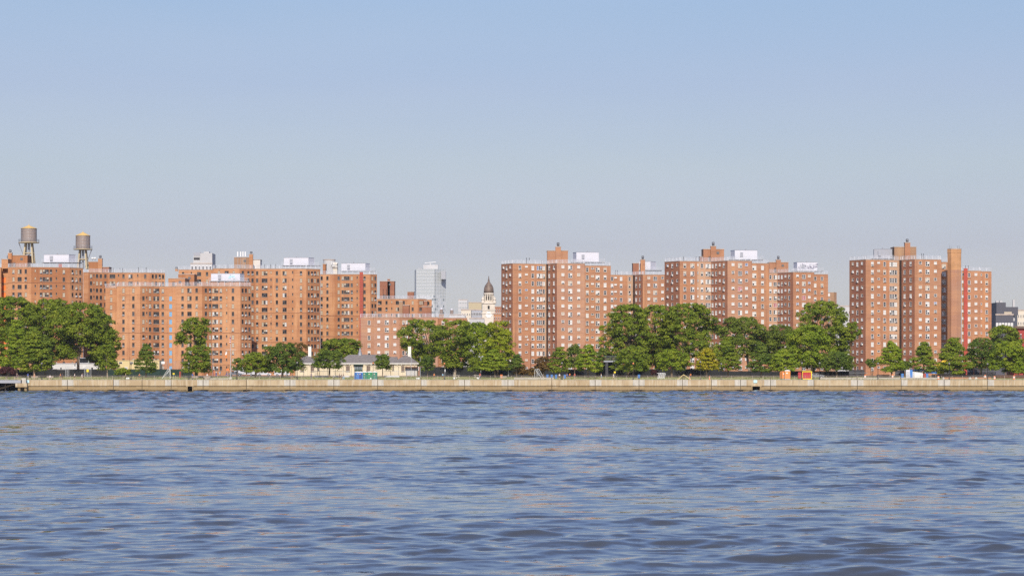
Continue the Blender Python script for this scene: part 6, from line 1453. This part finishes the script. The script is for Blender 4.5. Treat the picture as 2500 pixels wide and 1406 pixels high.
def person_mesh(pose, which, m):
    k = (pose, which, m)
    if k in PM: return PM[k]
    if (pose, 'g') not in PM: PM[(pose, 'g')] = pose_nodes(pose)
    g = PM[(pose, 'g')]; i = ['body', 'shirt', 'shorts', 'trousers', 'hair'].index(which)
    if i == 0: r = skinned('body', g[0][0], g[0][1], g[0][2], MATS[m], 2)
    else: r = skinned(which, g[i][0], g[i][1], [0], MATS[m], 1)
    PM[k] = r; return r
def person(px, Y, pose, facing, top, bottom, label, skin='skin_light', hair='hair_dark', long_=False, h=1.0, z=None):
    z = (gz(Y) if Y > 707 else 3.27) if z is None else z; x = WX(px, Y)
    o = bpy.data.objects.new('person', person_mesh(pose, 'body', skin)); scn.collection.objects.link(o); zoff = {'stand': .075, 'walk': .03, 'run': -.02, 'sit': .02}[pose]
    o.location = (x, Y, z + zoff * 0 + .0); o.rotation_euler = (0, 0, facing); o.scale = (h, h, h); tag(o, label, 'person', 'people in the park')
    for w, m in (('shirt', top), ('trousers' if long_ else 'shorts', bottom), ('hair', hair)):
        if m: c = bpy.data.objects.new('shirt' if w == 'shirt' else w, person_mesh(pose, w, m)); scn.collection.objects.link(c); c.parent = o
W0, E0 = pi, 0.
for a in ((40, 705, 'run', E0, 'cloth_navy', 'cloth_navy', 'person in navy running along the promenade at the left edge', 'skin_light', 'cap_white'),
  (68, 716, 'stand', -pi / 2, 'cloth_blue', 'cloth_grey', 'person in a bright blue top under the left trees', 'skin_dark', 'hair_dark', True), (84, 716, 'stand', -pi / 2, None, 'cloth_orange', 'shirtless person in orange shorts under the left trees'),
  (122, 710.8, 'sit', -pi / 2, 'cloth_white', 'cloth_grey', 'person in a white cap sitting on a bench under the left trees', 'skin_light', 'cap_white'), (148, 713, 'walk', W0, 'cloth_orange', 'cloth_black', 'person in an orange top left of a pair by the fence panel', 'skin_light', 'hair_fair'),
  (152, 713, 'walk', E0, 'cloth_navy', 'cloth_black', 'person in a navy top right of a pair by the fence panel', 'skin_dark'), (182, 711, 'walk', E0, 'cloth_white', 'cloth_black', 'person in a white shirt and black shorts walking by the thick trunk'),
  (200, 711, 'walk', E0, 'cloth_white', 'cloth_white', 'person all in white walking left of the yellow notice'), (203.5, 712.5, 'walk', E0, 'cloth_navy', 'cloth_black', 'person in dark clothes half behind the one in white', 'skin_dark'),
  (307, 710, 'walk', W0, 'cloth_grey', 'cloth_black', 'person in grey before the green bush beside the white sacks', 'skin_light', 'hair_fair', True), (339, 713, 'run', E0, 'cloth_orange', 'cloth_black', 'person with an orange top running below the small dark conical tree'),
  (470, 715, 'stand', -pi / 2, 'cloth_blue', 'cloth_navy', 'person in blue in the shade of the dense lower tree', 'skin_dark', 'hair_dark', True), (506, 714, 'stand', -pi / 2, 'cloth_white', 'cloth_grey', 'person in a white top left of the flagpole by the tree', 'skin_light'),
  (528, 769.5, 'stand', -pi / 2, 'cloth_white', 'cloth_blue', 'person in white and blue behind the fence left of the flagpole', 'skin_dark', 'hair_dark', True), (537, 771, 'stand', -pi / 2, 'cloth_cyan', 'cloth_white', 'person in a light blue top behind the fence left of the flagpole'),
  (553, 771, 'walk', E0, 'cloth_grey', 'cloth_blue', 'person in grey just left of the flagpole base', 'skin_light', 'hair_fair', True), (602, 770, 'stand', -pi / 2, 'cloth_red', 'cloth_black', 'person in red behind the black fence right of the flagpole'),
  (714, 718, 'walk', W0, 'cloth_black', 'cloth_grey', 'person in black walking at the left corner of the restroom', 'skin_light'), (760, 730, 'stand', -pi / 2, 'cloth_grey', 'cloth_navy', 'person in grey before the restroom left of the long barrier', 'skin_light', 'hair_fair', True),
  (829.5, 706, 'walk', W0, 'cloth_black', 'cloth_black', 'leftmost of three people left of the blue toilets, all in black', 'skin_light'), (834, 706.5, 'walk', E0, 'cloth_black', 'cloth_grey', 'middle one of three people left of the blue toilets'),
  (838.5, 706, 'walk', E0, 'cloth_black', 'cloth_cyan', 'rightmost of three people left of the blue toilets, in pale jeans', 'skin_light', 'hair_dark', True), (1060, 716, 'stand', -pi / 2, 'cloth_orange', 'cloth_black', 'person in an orange top right of the small dark tree by the restroom'),
  (1081, 716, 'stand', -pi / 2, 'cloth_cyan', 'cloth_black', 'person in pale blue beside the lamp by the picnic tables', 'skin_light', 'hair_fair'), (1172, 720, 'stand', -pi / 2, 'cloth_red', 'cloth_navy', 'person in dark red beside the right picnic table', 'skin_light', 'hair_dark', True),
  (1366, 711, 'stand', -pi / 2, 'cloth_white', 'cloth_black', 'person in white and black left of the lamp by the conical tree', 'skin_light', 'hair_fair'), (1386, 716, 'run', W0, 'cloth_blue', 'cloth_navy', 'person in blue bending forward right of the lone blue bin', 'skin_light'),
  (1391, 722, 'stand', -pi / 2, 'cloth_orange', 'cloth_navy', 'person in orange behind the person in blue', 'skin_dark'), (1403, 716, 'stand', -pi / 2, 'cloth_red', 'cloth_black', 'person in a bright red top on the lawn before the neat layered tree', 'skin_light', 'hair_dark'),
  (1468, 711, 'walk', W0, 'cloth_white', 'cloth_cyan', 'person with pale clothes striding left of the dark shelter', 'skin_light', 'hair_fair'), (1497.5, 711, 'walk', E0, 'cloth_white', 'cloth_white', 'person in white walking beneath the dark shelter', 'skin_light'),
  (1686, 718, 'stand', -pi / 2, 'cloth_orange', 'cloth_black', 'person in orange beside the trunk right of the sawhorse', 'skin_dark')):
    person(*a[:7], *(a[7:] if len(a) > 7 else ()))

# ------------------------------------------------------------ a few broken crests near the far wall
def foam():
    mat('foam_white', (.75, .78, .80), .9); b = MB(); r = random.Random(2)
    for px, py, w in ((14, 960.5, 9), (36, 961.5, 4), (245, 960.5, 7), (262, 961.5, 7)):
        Y = CH * F / (py - HY); x = WX(px, Y); ww = w * Y / F
        for i in range(22):
            u = r.uniform(-1, 1); cx = x + u * ww; L_ = r.uniform(.1, .4); h = .13 * (1 - abs(u)) + .03; y = Y + r.uniform(-.8, .8)
            b.face([(cx - L_, y, .0), (cx + L_, y + .1, .0), (cx + L_ * .6, y + .3, h), (cx - L_ * .5, y + .2, h * .8)], 'foam_white'); b.face([(cx - L_ * .5, y + .2, h * .8), (cx + L_ * .6, y + .3, h), (cx + L_, y + .9, 0), (cx - L_, y + .9, 0)], 'foam_white')
    tag(b.build('foam'), 'small white broken crests on the river near the seawall', 'foam', kind='stuff')
foam()

# ------------------------------------------------------------ haze
def haze():
    b = MB(); m = bpy.data.materials.new('haze_air'); m.use_nodes = True; MATS['haze_air'] = m; nt = m.node_tree; nt.nodes.clear()
    o = nt.nodes.new('ShaderNodeOutputMaterial'); v = nt.nodes.new('ShaderNodeVolumePrincipled'); nt.links.new(v.outputs[0], o.inputs['Volume'])
    v.inputs['Color'].default_value = (.80, .88, 1, 1); v.inputs['Density'].default_value = HAZE; v.inputs['Anisotropy'].default_value = .0
    b.box((0, 2500, 78.5), (7200, 8000, 165), 'haze_air'); tag(b.build('haze'), kind='stuff')
HAZE = .00003
if HAZE: haze()
